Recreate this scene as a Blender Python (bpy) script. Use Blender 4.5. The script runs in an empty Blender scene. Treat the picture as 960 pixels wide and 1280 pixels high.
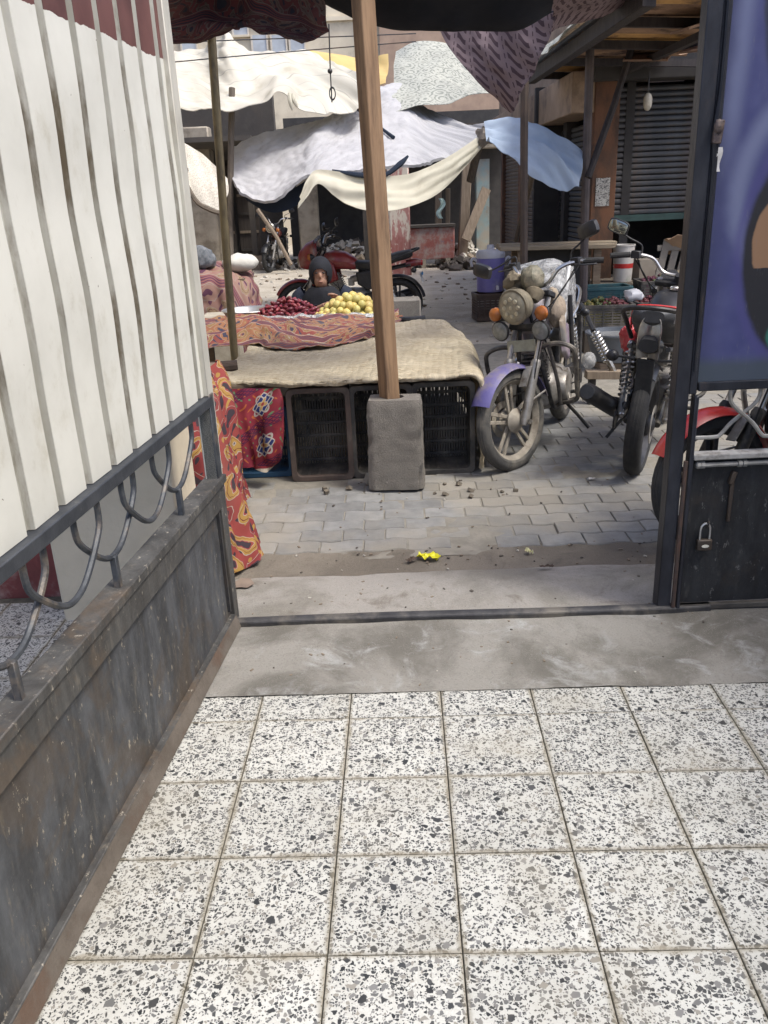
import bpy, bmesh, math, random
from mathutils import Vector, Matrix, Euler, noise
random.seed(7)
SC = bpy.context.scene
COL = SC.collection
R_ = math.radians

# ------------------------------------------------------------ camera
F_PX, PITCH, ROLL, CAM_H = 1050.0, R_(20.92), R_(-2.507), 1.58
cam_data = bpy.data.cameras.new('camera'); cam = bpy.data.objects.new('camera', cam_data)
COL.objects.link(cam); SC.camera = cam
cam.location = (0, 0, CAM_H)
cam.rotation_euler = (Matrix.Rotation(R_(90) - PITCH, 3, 'X') @ Matrix.Rotation(ROLL, 3, 'Z')).to_euler()
cam_data.sensor_fit = 'VERTICAL'; cam_data.sensor_height = 36; cam_data.sensor_width = 27
cam_data.lens = 36 * F_PX / 1280; cam_data.clip_start = .05; cam_data.clip_end = 500

# ------------------------------------------------------------ world, sun, exposure
SUN_TO = Vector((.72, -.42, 1.45)).normalized()
elev = math.asin(SUN_TO.z); azim = math.atan2(SUN_TO.x, SUN_TO.y)
w = bpy.data.worlds.new('World'); SC.world = w; w.use_nodes = True
wn = w.node_tree.nodes; wl = w.node_tree.links
sky = wn.new('ShaderNodeTexSky'); sky.sky_type = 'NISHITA'; sky.sun_disc = False
sky.sun_elevation = elev; sky.sun_rotation = azim
sky.air_density = .55; sky.dust_density = 2.6; sky.ozone_density = .6; sky.altitude = 50
bg = wn['Background']; bg.inputs['Strength'].default_value = .15
wl.new(sky.outputs[0], bg.inputs[0])
sd = bpy.data.lights.new('sun', 'SUN'); sd.energy = 1.2; sd.angle = R_(14); sd.color = (1, .985, .92)
sun = bpy.data.objects.new('sun', sd); COL.objects.link(sun)
sun.rotation_euler = SUN_TO.to_track_quat('Z', 'Y').to_euler(); sun.location = SUN_TO * 40
SC.view_settings.view_transform = 'Standard'; SC.view_settings.look = 'None'
SC.view_settings.gamma = 1; SC.view_settings.exposure = 1.36
SC.render.engine = 'CYCLES'
SC.cycles.max_bounces = 8; SC.cycles.diffuse_bounces = 4; SC.cycles.transparent_max_bounces = 8

# ------------------------------------------------------------ survey of the photograph -> metres
def ray(px, py):
    a, b = px - 480, py - 640
    c, s = math.cos(ROLL), math.sin(ROLL)
    u = a * c + b * s; v = -a * s + b * c
    cp, sp = math.cos(PITCH), math.sin(PITCH)
    return Vector((u / F_PX, cp - v / F_PX * sp, -sp - v / F_PX * cp))
def D(px, py, Y):
    d = ray(px, py); return Vector((0, 0, CAM_H)) + d * (Y / d.y)
def G(px, py, z=0.):
    d = ray(px, py); return Vector((0, 0, CAM_H)) + d * ((z - CAM_H) / d.z)

# ------------------------------------------------------------ mesh helpers
def catmull(P, n):
    P = [Vector(p) for p in P]; m = len(P) - 1; out = []
    for i in range(n):
        t = i / (n - 1) * m; k = min(int(t), m - 1); f = t - k
        p1, p2 = P[k], P[k + 1]
        p0 = P[k - 1] if k > 0 else p1 * 2 - p2
        p3 = P[k + 2] if k + 2 <= m else p2 * 2 - p1
        out.append(.5 * ((2 * p1) + (p2 - p0) * f + (2 * p0 - 5 * p1 + 4 * p2 - p3) * f * f + (3 * p1 - p0 - 3 * p2 + p3) * f ** 3))
    return out

class MB:
    def __init__(s): s.v = []; s.f = []; s.mi = []; s.uv = {}
    def add(s, vs, fs, mi=0):
        o = len(s.v); s.v += [Vector(v) for v in vs]
        for f in fs: s.f.append([i + o for i in f]); s.mi.append(mi)
        return o
    def box(s, c, d, rot=None, mi=0, taper=1):
        x, y, z = d[0] / 2, d[1] / 2, d[2] / 2
        vs = [Vector((sx * x * (taper if sz > 0 else 1), sy * y * (taper if sz > 0 else 1), sz * z)) for sz in (-1, 1) for sy in (-1, 1) for sx in (-1, 1)]
        if rot is not None:
            m = rot if isinstance(rot, Matrix) else Euler(rot).to_matrix()
            vs = [m @ v for v in vs]
        s.add([v + Vector(c) for v in vs], [(0, 2, 3, 1), (4, 5, 7, 6), (0, 1, 5, 4), (2, 6, 7, 3), (0, 4, 6, 2), (1, 3, 7, 5)], mi); return s
    def bar(s, a, b, wd, th, up=(0, 0, 1), mi=0):
        a, b = Vector(a), Vector(b); d = b - a; L = d.length; d.normalize()
        u = Vector(up)
        if abs(d.dot(u)) > .95: u = Vector((1, 0, 0))
        sd_ = d.cross(u).normalized(); u2 = sd_.cross(d)
        s.box((a + b) / 2, (L, wd, th), Matrix((d, sd_, u2)).transposed(), mi); return s
    def tube(s, pts, r, n=8, smooth=0, mi=0, caps=True, flat=None):
        if smooth:
            rr = r
            if isinstance(r, (list, tuple)):
                m = len(r) - 1; rr = []
                for i in range(smooth):
                    t = i / (smooth - 1) * m; k = min(int(t), m - 1); rr.append(r[k] + (r[k + 1] - r[k]) * (t - k))
            pts = catmull(pts, smooth); r = rr
        P = [Vector(p) for p in pts]; N = len(P)
        if not isinstance(r, (list, tuple)): r = [r] * N
        t0 = (P[1] - P[0]).normalized()
        u = Vector((0, 0, 1)) if abs(t0.z) < .9 else Vector((1, 0, 0))
        u = (u - t0 * u.dot(t0)).normalized(); vs = []
        for i in range(N):
            t = (P[min(i + 1, N - 1)] - P[max(i - 1, 0)]).normalized()
            u = (u - t * u.dot(t)).normalized(); b = t.cross(u)
            for k in range(n):
                a = 2 * math.pi * k / n
                vs.append(P[i] + (u * math.cos(a) * (flat or 1) + b * math.sin(a)) * r[i])
        fs = [(i * n + k, i * n + (k + 1) % n, (i + 1) * n + (k + 1) % n, (i + 1) * n + k) for i in range(N - 1) for k in range(n)]
        if caps: fs += [tuple(range(n))[::-1], tuple(range((N - 1) * n, N * n))]
        s.add(vs, fs, mi); return s
    def lathe(s, prof, n=16, M=None, mi=0, caps=True):
        M = M or Matrix(); vs = []
        for r, z in prof:
            for k in range(n):
                a = 2 * math.pi * k / n; vs.append(M @ Vector((r * math.cos(a), r * math.sin(a), z)))
        m = len(prof)
        fs = [(i * n + k, i * n + (k + 1) % n, (i + 1) * n + (k + 1) % n, (i + 1) * n + k) for i in range(m - 1) for k in range(n)]
        if caps: fs += [tuple(range(n))[::-1], tuple(range((m - 1) * n, m * n))]
        s.add(vs, fs, mi); return s
    def ring(s, prof, n=24, M=None, mi=0):       # closed profile revolved
        M = M or Matrix(); m = len(prof); vs = []
        for r, z in prof:
            for k in range(n):
                a = 2 * math.pi * k / n; vs.append(M @ Vector((r * math.cos(a), r * math.sin(a), z)))
        fs = [(i * n + k, i * n + (k + 1) % n, ((i + 1) % m) * n + (k + 1) % n, ((i + 1) % m) * n + k) for i in range(m) for k in range(n)]
        s.add(vs, fs, mi); return s
    def loft(s, rings, mi=0, caps=True):
        n = len(rings[0]); m = len(rings); vs = [v for r in rings for v in r]
        fs = [(i * n + k, i * n + (k + 1) % n, (i + 1) * n + (k + 1) % n, (i + 1) * n + k) for i in range(m - 1) for k in range(n)]
        if caps: fs += [tuple(range(n))[::-1], tuple(range((m - 1) * n, m * n))]
        s.add(vs, fs, mi); return s
    def ball(s, c, r, n=10, m=7, M=None, mi=0):
        if not isinstance(r, (list, tuple)): r = (r, r, r)
        rings = []
        for i in range(m + 1):
            th = math.pi * (i + .02) / (m + .04); rings.append([Vector((r[0] * math.sin(th) * math.cos(2 * math.pi * k / n), r[1] * math.sin(th) * math.sin(2 * math.pi * k / n), -r[2] * math.cos(th))) for k in range(n)])
        if M is not None: rings = [[M @ v for v in rg] for rg in rings]
        s.loft([[v + Vector(c) for v in rg] for rg in rings], mi); return s
    def prism(s, poly, h, M=None, mi=0):
        M = M or Matrix(); n = len(poly)
        vs = [M @ Vector((x, y, 0)) for x, y in poly] + [M @ Vector((x, y, h)) for x, y in poly]
        s.add(vs, [tuple(range(n))[::-1], tuple(range(n, 2 * n))] + [(k, (k + 1) % n, n + (k + 1) % n, n + k) for k in range(n)], mi); return s
    def grid(s, rows, uvs=None, mi=0):
        n = len(rows[0]); o = len(s.v); k0 = len(s.f)
        s.add([v for r in rows for v in r], [(i * n + k, i * n + k + 1, (i + 1) * n + k + 1, (i + 1) * n + k) for i in range(len(rows) - 1) for k in range(n - 1)], mi)
        if uvs:
            for i, r in enumerate(uvs):
                for k, q in enumerate(r): s.uv[o + i * n + k] = q
        return s
    def xf(s, M, start=0):
        for i in range(start, len(s.v)): s.v[i] = M @ s.v[i]
        return s
    def mesh(s, name, off=None, sharp=35):
        me = bpy.data.meshes.new(name)
        vv = s.v if off is None else [v - off for v in s.v]
        me.from_pydata([tuple(v) for v in vv], [], s.f)
        bm = bmesh.new(); bm.from_mesh(me)
        bm.faces.index_update()
        bmesh.ops.recalc_face_normals(bm, faces=bm.faces)
        bm.to_mesh(me); bm.free()
        me.polygons.foreach_set('material_index', s.mi)
        if s.uv:
            ul = me.uv_layers.new(name='UVMap')
            for lp in me.loops: ul.data[lp.index].uv = s.uv.get(lp.vertex_index, (0, 0))
        me.shade_smooth()
        try: me.set_sharp_from_angle(angle=R_(sharp))
        except Exception: pass
        me.update(); return me

def wpos(o):
    return o.matrix_basis if o.parent is None else wpos(o.parent) @ o.matrix_basis
def add(name, mb, mats, parent=None, local=False, bevel=0, sharp=35, solid=0, seg=1, base=None):
    """one mesh object; for a top-level thing its origin is moved to its base; a part is stored in its parent's space"""
    if not isinstance(mats, (list, tuple)): mats = [mats]
    off = None
    if parent is not None and not local:
        inv = wpos(parent).inverted(); mb.v = [inv @ v for v in mb.v]
    if parent is None and not local:
        xs = [v.x for v in mb.v]; ys = [v.y for v in mb.v]; zs = [v.z for v in mb.v]
        off = Vector(((min(xs) + max(xs)) / 2, (min(ys) + max(ys)) / 2, min(zs)))
    me = mb.mesh(name, off, sharp)
    for m in mats: me.materials.append(m)
    o = bpy.data.objects.new(name, me); COL.objects.link(o)
    if off is not None: o.location = off
    if parent is not None: o.parent = parent
    if bevel:
        b = o.modifiers.new('bevel', 'BEVEL'); b.width = bevel; b.segments = seg; b.limit_method = 'ANGLE'; b.angle_limit = R_(40)
    if solid:
        b = o.modifiers.new('thickness', 'SOLIDIFY'); b.thickness = solid; b.offset = 0
        b = o.modifiers.new('crisp_rim', 'EDGE_SPLIT'); b.split_angle = R_(50)
    return o
def tag(o, label=None, cat=None, group=None, kind=None):
    if label: o['label'] = label
    if cat: o['category'] = cat
    if group: o['group'] = group
    if kind: o['kind'] = kind
    return o
def thing(name, label, cat, loc=(0, 0, 0), rz=0, group=None, rx=0, ry=0):
    o = bpy.data.objects.new(name, None); COL.objects.link(o); o.empty_display_size = .1
    o.location = loc; o.rotation_euler = (rx, ry, rz)
    return tag(o, label, cat, group)
def copy_of(o, parent=None):
    c = o.copy(); COL.objects.link(c); c.parent = parent
    for ch in list(o.children): copy_of(ch, c)
    return c

def cloth(rows, nu=40, nv=24, amp=.02, freq=(3, 3), seed=0, fine=0.0, ff=12, sag=0):
    """draped sheet: rows of survey points (px,py,Y) or ('w',x,y,z); returns MB with metre UVs"""
    def pt(p): return Vector(p[1:]) if p[0] == 'w' else D(*p)
    rr = [catmull([pt(p) for p in r], nu) for r in rows]
    cols = [catmull([r[k] for r in rr], nv) for k in range(nu)]
    P = [[cols[k][i] for k in range(nu)] for i in range(nv)]
    U = []; out = []
    vl = [0.0] * nu
    for i in range(nv):
        ul = 0.0; ur = []
        for k in range(nu):
            if k: ul += (P[i][k] - P[i][k - 1]).length
            if i: vl[k] += (P[i][k] - P[i - 1][k]).length
            ur.append((ul, vl[k]))
        U.append(ur)
    for i in range(nv):
        ro = []
        for k in range(nu):
            a = P[i][min(k + 1, nu - 1)] - P[i][max(k - 1, 0)]; b = P[min(i + 1, nv - 1)][k] - P[max(i - 1, 0)][k]
            nrm = a.cross(b)
            if nrm.length > 1e-9: nrm.normalize()
            u, v = U[i][k]
            h = noise.noise(Vector((u * freq[0] + seed * 7.1, v * freq[1], seed))) * amp
            h += noise.noise(Vector((u * freq[0] * 2.3 + 3, v * freq[1] * 2.1, seed + 9.3))) * amp * .45
            if fine: h += noise.noise(Vector((u * ff, v * ff, seed + 2.2))) * fine
            if sag: h_ = sag * math.sin(math.pi * k / (nu - 1)) * math.sin(math.pi * i / (nv - 1))
            q = P[i][k] + nrm * h
            if sag: q.z -= h_
            ro.append(q)
        out.append(ro)
    mb = MB(); mb.grid(out, U); return mb

# ------------------------------------------------------------ material helpers
class X:
    """tiny expression layer over shader math nodes"""
    def __init__(s, nt, k): s.nt = nt; s.k = k
    def m(s, op, *o):
        n = s.nt.nodes.new('ShaderNodeMath'); n.operation = op
        for i, q in enumerate((s,) + o):
            if isinstance(q, X): s.nt.links.new(q.k, n.inputs[i])
            else: n.inputs[i].default_value = q
        return X(s.nt, n.outputs[0])
    def __add__(s, o): return s.m('ADD', o)
    def __sub__(s, o): return s.m('SUBTRACT', o)
    def __mul__(s, o): return s.m('MULTIPLY', o)
    def __truediv__(s, o): return s.m('DIVIDE', o)
    def gt(s, o): return s.m('GREATER_THAN', o)
    def lt(s, o): return s.m('LESS_THAN', o)
    def sin(s): return s.m('SINE')
    def abs(s): return s.m('ABSOLUTE')
    def mx(s, o): return s.m('MAXIMUM', o)
    def mn(s, o): return s.m('MINIMUM', o)
    def pw(s, o): return s.m('POWER', o)
    def fr(s): return s.m('FRACT')
    def sq(s): return s * s
    def sm(s, a, b):
        n = s.nt.nodes.new('ShaderNodeMapRange'); n.interpolation_type = 'SMOOTHSTEP'
        s.nt.links.new(s.k, n.inputs[0]); n.inputs[1].default_value = a; n.inputs[2].default_value = b
        return X(s.nt, n.outputs[0])
class Mat:
    def __init__(s, name):
        s.mat = bpy.data.materials.new(name); s.mat.use_nodes = True; s.nt = s.mat.node_tree
        s.b = s.nt.nodes['Principled BSDF']; s.tc = s.nt.nodes.new('ShaderNodeTexCoord')
    def co(s, which='Object', scale=(1, 1, 1), rnd=0):
        m = s.nt.nodes.new('ShaderNodeMapping'); s.nt.links.new(s.tc.outputs[which], m.inputs[0]); m.inputs['Scale'].default_value = scale
        if rnd:
            oi = s.nt.nodes.new('ShaderNodeObjectInfo'); q = X(s.nt, oi.outputs['Random']) * rnd
            c = s.nt.nodes.new('ShaderNodeCombineXYZ')
            for i in range(3): s.nt.links.new((q * (1 + i * .37)).k, c.inputs[i])
            s.nt.links.new(c.outputs[0], m.inputs['Location'])
        return m.outputs[0]
    def rnd(s): return X(s.nt, s.nt.nodes.new('ShaderNodeObjectInfo').outputs['Random'])
    def xyz(s, co):
        n = s.nt.nodes.new('ShaderNodeSeparateXYZ'); s.nt.links.new(co, n.inputs[0]); return [X(s.nt, o) for o in n.outputs]
    def noise(s, co, scale, detail=5, rough=.6, dist=0):
        n = s.nt.nodes.new('ShaderNodeTexNoise'); s.nt.links.new(co, n.inputs['Vector']); n.inputs['Scale'].default_value = scale
        n.inputs['Detail'].default_value = detail; n.inputs['Roughness'].default_value = rough; n.inputs['Distortion'].default_value = dist
        return X(s.nt, n.outputs[0])
    def vor(s, co, scale, feat='F1', rnd=1):
        n = s.nt.nodes.new('ShaderNodeTexVoronoi'); n.feature = feat; s.nt.links.new(co, n.inputs['Vector']); n.inputs['Scale'].default_value = scale
        n.inputs['Randomness'].default_value = rnd
        return n
    def mix(s, f, a, b):
        n = s.nt.nodes.new('ShaderNodeMix'); n.data_type = 'RGBA'
        for i, q in ((0, f), (6, a), (7, b)):
            if isinstance(q, X): s.nt.links.new(q.k, n.inputs[i])
            elif isinstance(q, (tuple, list)): n.inputs[i].default_value = tuple(q) + (1,) if len(q) == 3 else q
            elif isinstance(q, (int, float)): n.inputs[i].default_value = q
            else: s.nt.links.new(q, n.inputs[i])
        return n.outputs[2]
    def ramp(s, x, stops, const=False):
        n = s.nt.nodes.new('ShaderNodeValToRGB'); s.nt.links.new(x.k, n.inputs[0]); r = n.color_ramp
        if const: r.interpolation = 'CONSTANT'
        while len(r.elements) < len(stops): r.elements.new(.5)
        for e, (p, c) in zip(r.elements, stops): e.position = p; e.color = tuple(c) + (1,)
        return n.outputs[0]
    def col(s, c):
        if isinstance(c, (tuple, list)): s.b.inputs['Base Color'].default_value = tuple(c) + (1,)
        else: s.nt.links.new(c, s.b.inputs['Base Color'])
    def bump(s, x, strength=.3, dist=.01):
        n = s.nt.nodes.new('ShaderNodeBump'); n.inputs['Strength'].default_value = strength; n.inputs['Distance'].default_value = dist
        s.nt.links.new(x.k, n.inputs['Height']); s.nt.links.new(n.outputs[0], s.b.inputs['Normal'])
    def rough(s, r, metal=0, spec=.5):
        if isinstance(r, X): s.nt.links.new(r.k, s.b.inputs['Roughness'])
        else: s.b.inputs['Roughness'].default_value = r
        s.b.inputs['Metallic'].default_value = metal; s.b.inputs['Specular IOR Level'].default_value = spec
_mc = {}
def mk(name, c1, c2=None, scale=6, rough=.75, metal=0, bump=0., bscale=60, dirt=None, dscale=2.5, dlo=.48, dhi=.68, stretch=(1, 1, 1), spec=.4, rnd=0, bd=.01, var=0):
    """plain worn material: two tones in noise, patches of dirt or rust, fine relief"""
    if name in _mc: return _mc[name]
    m = Mat(name); co = m.co('Object', stretch, rnd)
    c2 = c2 or tuple(k * .75 for k in c1)
    c = m.mix(m.noise(co, scale, 6).sm(.3, .7), c1, c2)
    if dirt: c = m.mix(m.noise(co, dscale, 8, .65).sm(dlo, dhi), c, dirt)
    if var:
        q = m.rnd()
        hs = m.nt.nodes.new('ShaderNodeHueSaturation'); m.nt.links.new(c, hs.inputs['Color'])
        m.nt.links.new((q * var + (1 - var / 2)).k, hs.inputs['Value']); c = hs.outputs[0]
    m.col(c); m.rough(rough, metal, spec)
    if bump: m.bump(m.noise(co, bscale, 5, .65), bump, bd)
    _mc[name] = m.mat; return m.mat
# ------------------------------------------------------------ special materials
def terrazzo():
    m = Mat('terrazzo'); co = m.co('Object', (1, 1, 1), 23)
    wob = m.nt.nodes.new('ShaderNodeVectorMath'); wob.operation = 'ADD'
    nz = m.nt.nodes.new('ShaderNodeTexNoise'); nz.inputs['Scale'].default_value = 70; m.nt.links.new(co, nz.inputs['Vector'])
    sc = m.nt.nodes.new('ShaderNodeVectorMath'); sc.operation = 'SCALE'; sc.inputs['Scale'].default_value = .008
    m.nt.links.new(nz.outputs[1], sc.inputs[0]); m.nt.links.new(co, wob.inputs[0]); m.nt.links.new(sc.outputs[0], wob.inputs[1])
    cw = wob.outputs[0]
    base = m.mix(m.noise(co, 7, 6).sm(.3, .75), (.515, .51, .463), (.42, .412, .367))
    base = m.mix(m.noise(co, 300, 3).sm(.45, .7), base, (.55, .543, .50))
    c = base
    for sc_, edge, prob in ((175, .12, .58), (95, .15, .52), (50, .20, .70)):
        v1 = m.vor(cw, sc_); ve = m.vor(cw, sc_, 'DISTANCE_TO_EDGE')
        sp = m.nt.nodes.new('ShaderNodeSeparateColor'); m.nt.links.new(v1.outputs['Color'], sp.inputs[0])
        r, g, b = [X(m.nt, o) for o in sp.outputs]
        msk = r.gt(prob) * X(m.nt, ve.outputs['Distance']).sm(edge * .8, edge * 1.15)
        cc = m.ramp(g, [(0, (.022, .023, .024)), (.3, (.045, .046, .046)), (.55, (.10, .10, .097)), (.8, (.19, .187, .178)), (1, (.26, .24, .20))])
        c = m.mix(msk, c, cc)
    dirt = m.noise(m.co('Object', (1, 1, 1), 5), 3.2, 7, .65)
    c = m.mix(dirt.sm(.48, .78) * .5, c, (.31, .28, .215)); wp = m.nt.nodes.new('ShaderNodeNewGeometry').outputs['Position']; c = m.mix(m.noise(wp, 1.7, 7, .65).sm(.5, .72) * .30, c, (.25, .235, .19)); c = m.mix(m.noise(wp, 38, 4, .6).gt(.735), c, (.10, .09, .075))
    # grime caught along the edges of each tile
    x, y, z = m.xyz(m.co('Object')); ed = x.abs().mx(y.abs()) + (m.noise(co, 25, 4) - .5) * .02
    c = m.mix((ed + (m.noise(wp, 6, 4) - .5) * .03).sm(.134, .150) * .7, c, (.24, .21, .15))
    q = m.rnd(); hs = m.nt.nodes.new('ShaderNodeHueSaturation'); m.nt.links.new(c, hs.inputs['Color'])
    m.nt.links.new((q * .12 + .94).k, hs.inputs['Value'])
    m.col(hs.outputs[0]); m.rough(m.noise(co, 15, 4).sm(.2, .9) * .3 + .42, 0, .4)
    m.bump(m.noise(co, 120, 4), .08, .003); return m.mat

def concrete(name, c1, c2, c3, grit=.35, bs=90):
    m = Mat(name); co = m.co()
    c = m.mix(m.noise(co, 1.7, 8, .66, .4).sm(.41, .60), c1, c2)
    c = m.mix(m.noise(co, 5, 8, .7, .8).sm(.52, .7) * .8, c, c3)
    c = m.mix(m.noise(co, 140, 3, .6).sm(.5, .78) * .55, c, tuple(k * .45 for k in c1))
    c = m.mix(m.vor(co, 260).outputs[0] and X(m.nt, m.vor(co, 260).outputs[0]).lt(.16) * m.noise(co, 12, 3).gt(.5), c, tuple(min(1, k * 1.7) for k in c1))
    m.col(c); m.rough(.9, 0, .25); m.bump(m.noise(co, bs, 8, .75) + m.noise(co, 9, 4) * .8, grit, .012); return m.mat

def gate_panel(name, base, blue, rust, paint, z0, z1, streak=3.2):
    """old dark paint, worn through in vertical streaks, rust along the bottom edge"""
    m = Mat(name); co = m.co(); st = m.co('Object', (streak, streak, .8))
    x, y, z = m.xyz(m.co())
    c = m.mix(m.noise(st, 3.5, 8, .7, .3).sm(.35, .7), base, blue)
    c = m.mix(m.noise(st, 9, 6, .7).sm(.55, .75) * .75, c, paint)
    c = m.mix(m.noise(co, 3, 8, .72, .6).sm(.50, .64) * .6, c, rust)
    c = m.mix(m.noise(m.co('Object', (streak * 1.6, streak * 1.6, 2.5)), 8, 4, .8).sm(.615, .68) * .7, c, tuple(min(.6, k * 2.2) for k in paint))
    low = (z * -1 + z0 + .16 + (m.noise(st, 6, 4) - .5) * .22).sm(0, .16)
    c = m.mix(low * .7, c, rust)
    m.col(c); m.rough(m.noise(co, 20, 5).sm(.2, .8) * .35 + .42, .15, .4)
    m.bump(m.noise(co, 60, 6, .7) + m.noise(co, 5, 2) * .8, .22, .006); return m.mat

def sheet_paint():
    m = Mat('white_sheet_paint'); co = m.co(); x, y, z = m.xyz(m.co()); st = m.co('Object', (1, 8, .7))
    wht = m.mix(m.noise(co, 3, 7).sm(.35, .7), (.66, .65, .58), (.57, .56, .495))
    wht = m.mix(m.noise(st, 7, 8, .7).sm(.52, .76) * .6, wht, (.40, .365, .27)); wht = m.mix(m.noise(m.co('Object', (1, 30, .6)), 4, 6, .75).sm(.6, .75) * .4, wht, (.33, .29, .21))
    wht = m.mix(m.noise(co, 45, 3).gt(.745), wht, (.16, .13, .10))
    brn = m.mix(m.noise(st, 6, 6).sm(.3, .7), (.085, .035, .03), (.15, .065, .055))
    edge = (z + (m.noise(co, 9, 4) - .5) * .035 + (m.noise(co, 2, 2) - .5) * .04).gt(1.985)
    m.col(m.mix(edge, wht, brn)); m.rough(.5, 0, .4); m.bump(m.noise(st, 12, 5), .12, .004); return m.mat

def tent_print(name, ground, ground2, gold, navy, white, scale=9., seed=0., band=.0, dark=1.):
    """printed tent cloth: scrolls, medallions and border bands in cloth metres"""
    m = Mat(name); co = m.co('UV'); u, v, _ = m.xyz(co)
    k = scale; s1 = (v * (k * .8) + seed).sin() * 1.3; s2 = (u * (k * .8) + seed * 2).sin() * 1.3
    f = (u * k + s1).sin() * (v * k + s2).sin() + (m.noise(co, k * .55, 2) - .5) * 1.1
    c = m.mix(m.noise(co, 2, 3).sm(.4, .6), ground, ground2)
    g = (u * (k * 2.2) + (v * (k * 1.4)).sin() * 2).sin() * (v * (k * 2.0) + (u * (k * 1.7)).sin() * 2).sin()
    c = m.mix(g.gt(.72), c, gold); c = m.mix(g.lt(-.80), c, navy)
    for lo, hi, cc in ((.30, .36, white), (.36, .80, gold), (.52, .57, tuple(k_ * .5 for k_ in ground)), (.80, .84, white), (.93, 2., navy)):
        c = m.mix(f.gt(lo) * f.lt(hi), c, cc)
    for lo, hi, cc in ((-.44, -.38, white), (-.8, -.44, ground2), (-2, -.8, navy)):
        c = m.mix(f.gt(lo) * f.lt(hi), c, cc)
    if band:
        p = (v / band).fr(); zz = ((u * 34).sin() * .04) + p
        for lo, hi, cc in ((.03, .06, white), (.06, .30, ground), (.10, .13, navy), (.16, .20, navy), (.24, .27, navy), (.30, .33, white)):
            c = m.mix((zz.gt(lo) * zz.lt(hi)), c, cc)
    d = m.noise(co, 1.6, 6); c = m.mix(d.sm(.45, .8) * .35, c, (.20, .16, .12))
    hs = m.nt.nodes.new('ShaderNodeHueSaturation'); m.nt.links.new(c, hs.inputs['Color']); hs.inputs['Value'].default_value = dark; hs.inputs['Saturation'].default_value = .95
    m.col(hs.outputs[0]); m.rough(.85, 0, .2); m.bump(m.noise(co, 220, 2), .12, .002)
    return m.mat

def medallion_print():
    """crimson cloth with chain bands, star medallions and a pale hem"""
    m = Mat('crimson_medallion_print'); co = m.co('UV'); u, v, _ = m.xyz(co)
    red = (.20, .026, .034); gold = (.34, .21, .08); navy = (.02, .03, .10); white = (.33, .29, .255); plum = (.055, .012, .04)
    c = m.mix(m.noise(co, 6, 3).sm(.4, .6), red, (.15, .018, .034))
    g = (u * 60 + (v * 50).sin() * 2).sin() * (v * 55 + (u * 45).sin() * 2).sin()
    c = m.mix(g.gt(.8), c, (.10, .16, .08)); c = m.mix(g.lt(-.85), c, (.33, .09, .03))
    d = u * .55 + v
    p = ((d + .06) / .235).fr(); pu = ((u + .02) / .26).fr() - .5; pv = p - .5
    zz = (u * 95).sin() * .035
    for cen in (.03, .94):
        a = (p - cen + zz).abs(); b = (p - cen - zz).abs()
        c = m.mix(a.mn(b).lt(.014), c, plum)
        c = m.mix(((p - cen).abs() - .065).abs().lt(.010), c, plum)
    at = m.nt.nodes.new('ShaderNodeMath'); at.operation = 'ARCTAN2'; m.nt.links.new((pv * .235).k, at.inputs[0]); m.nt.links.new((pu * .30).k, at.inputs[1])
    ang = X(m.nt, at.outputs[0]); rad = ((pu * .30).sq() + (pv * .235).sq()).pw(.5)
    lob = rad - ((ang * 2).sin().abs() * -.018 + .070)
    c = m.mix(lob.lt(0), c, white); c = m.mix((lob + .007).lt(0), c, navy)
    c = m.mix(((ang * 4 + 1).sin() * .018 + rad - .050).abs().lt(.006), c, white)
    st = rad - ((ang * 4).sin() * .010 + .030); c = m.mix(st.lt(0), c, white); c = m.mix((st + .006).lt(0), c, gold)
    c = m.mix(rad.lt(.010), c, red)
    c = m.mix(v.gt(.47), c, (.42, .37, .29)); c = m.mix(v.gt(.455) * v.lt(.47), c, red)
    c = m.mix(m.noise(co, 3, 6).sm(.5, .8) * .3, c, (.2, .15, .12))
    m.col(c); m.rough(.85, 0, .2); m.bump(m.noise(co, 200, 2), .1, .002); return m.mat

def quilt_mat():
    m = Mat('tan_quilt'); co = m.co('UV'); u, v, _ = m.xyz(co)
    c = m.mix(m.noise(co, 4, 7).sm(.3, .7), (.52, .455, .335), (.42, .36, .255))
    st = m.co('UV', (1, 7, 1)); c = m.mix(m.noise(st, 14, 6).sm(.48, .70) * .6, c, (.33, .25, .145)); c = m.mix(((v * 62.5).sin().abs() * -1 + .16).sm(0, .16) * m.noise(co, 9, 4).sm(.35, .6) * .6, c, (.27, .20, .11))
    c = m.mix(m.noise(co, 2.2, 6).sm(.58, .74) * .5, c, (.25, .18, .10))
    m.col(c); m.rough(.95, 0, .1)
    m.bump(m.noise(m.co('UV', (1, 3, 1)), 50, 6, .75) + ((v * 125).sin().abs()) * .9 + ((u * 80).sin().abs()) * .3, .7, .014); return m.mat

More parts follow.
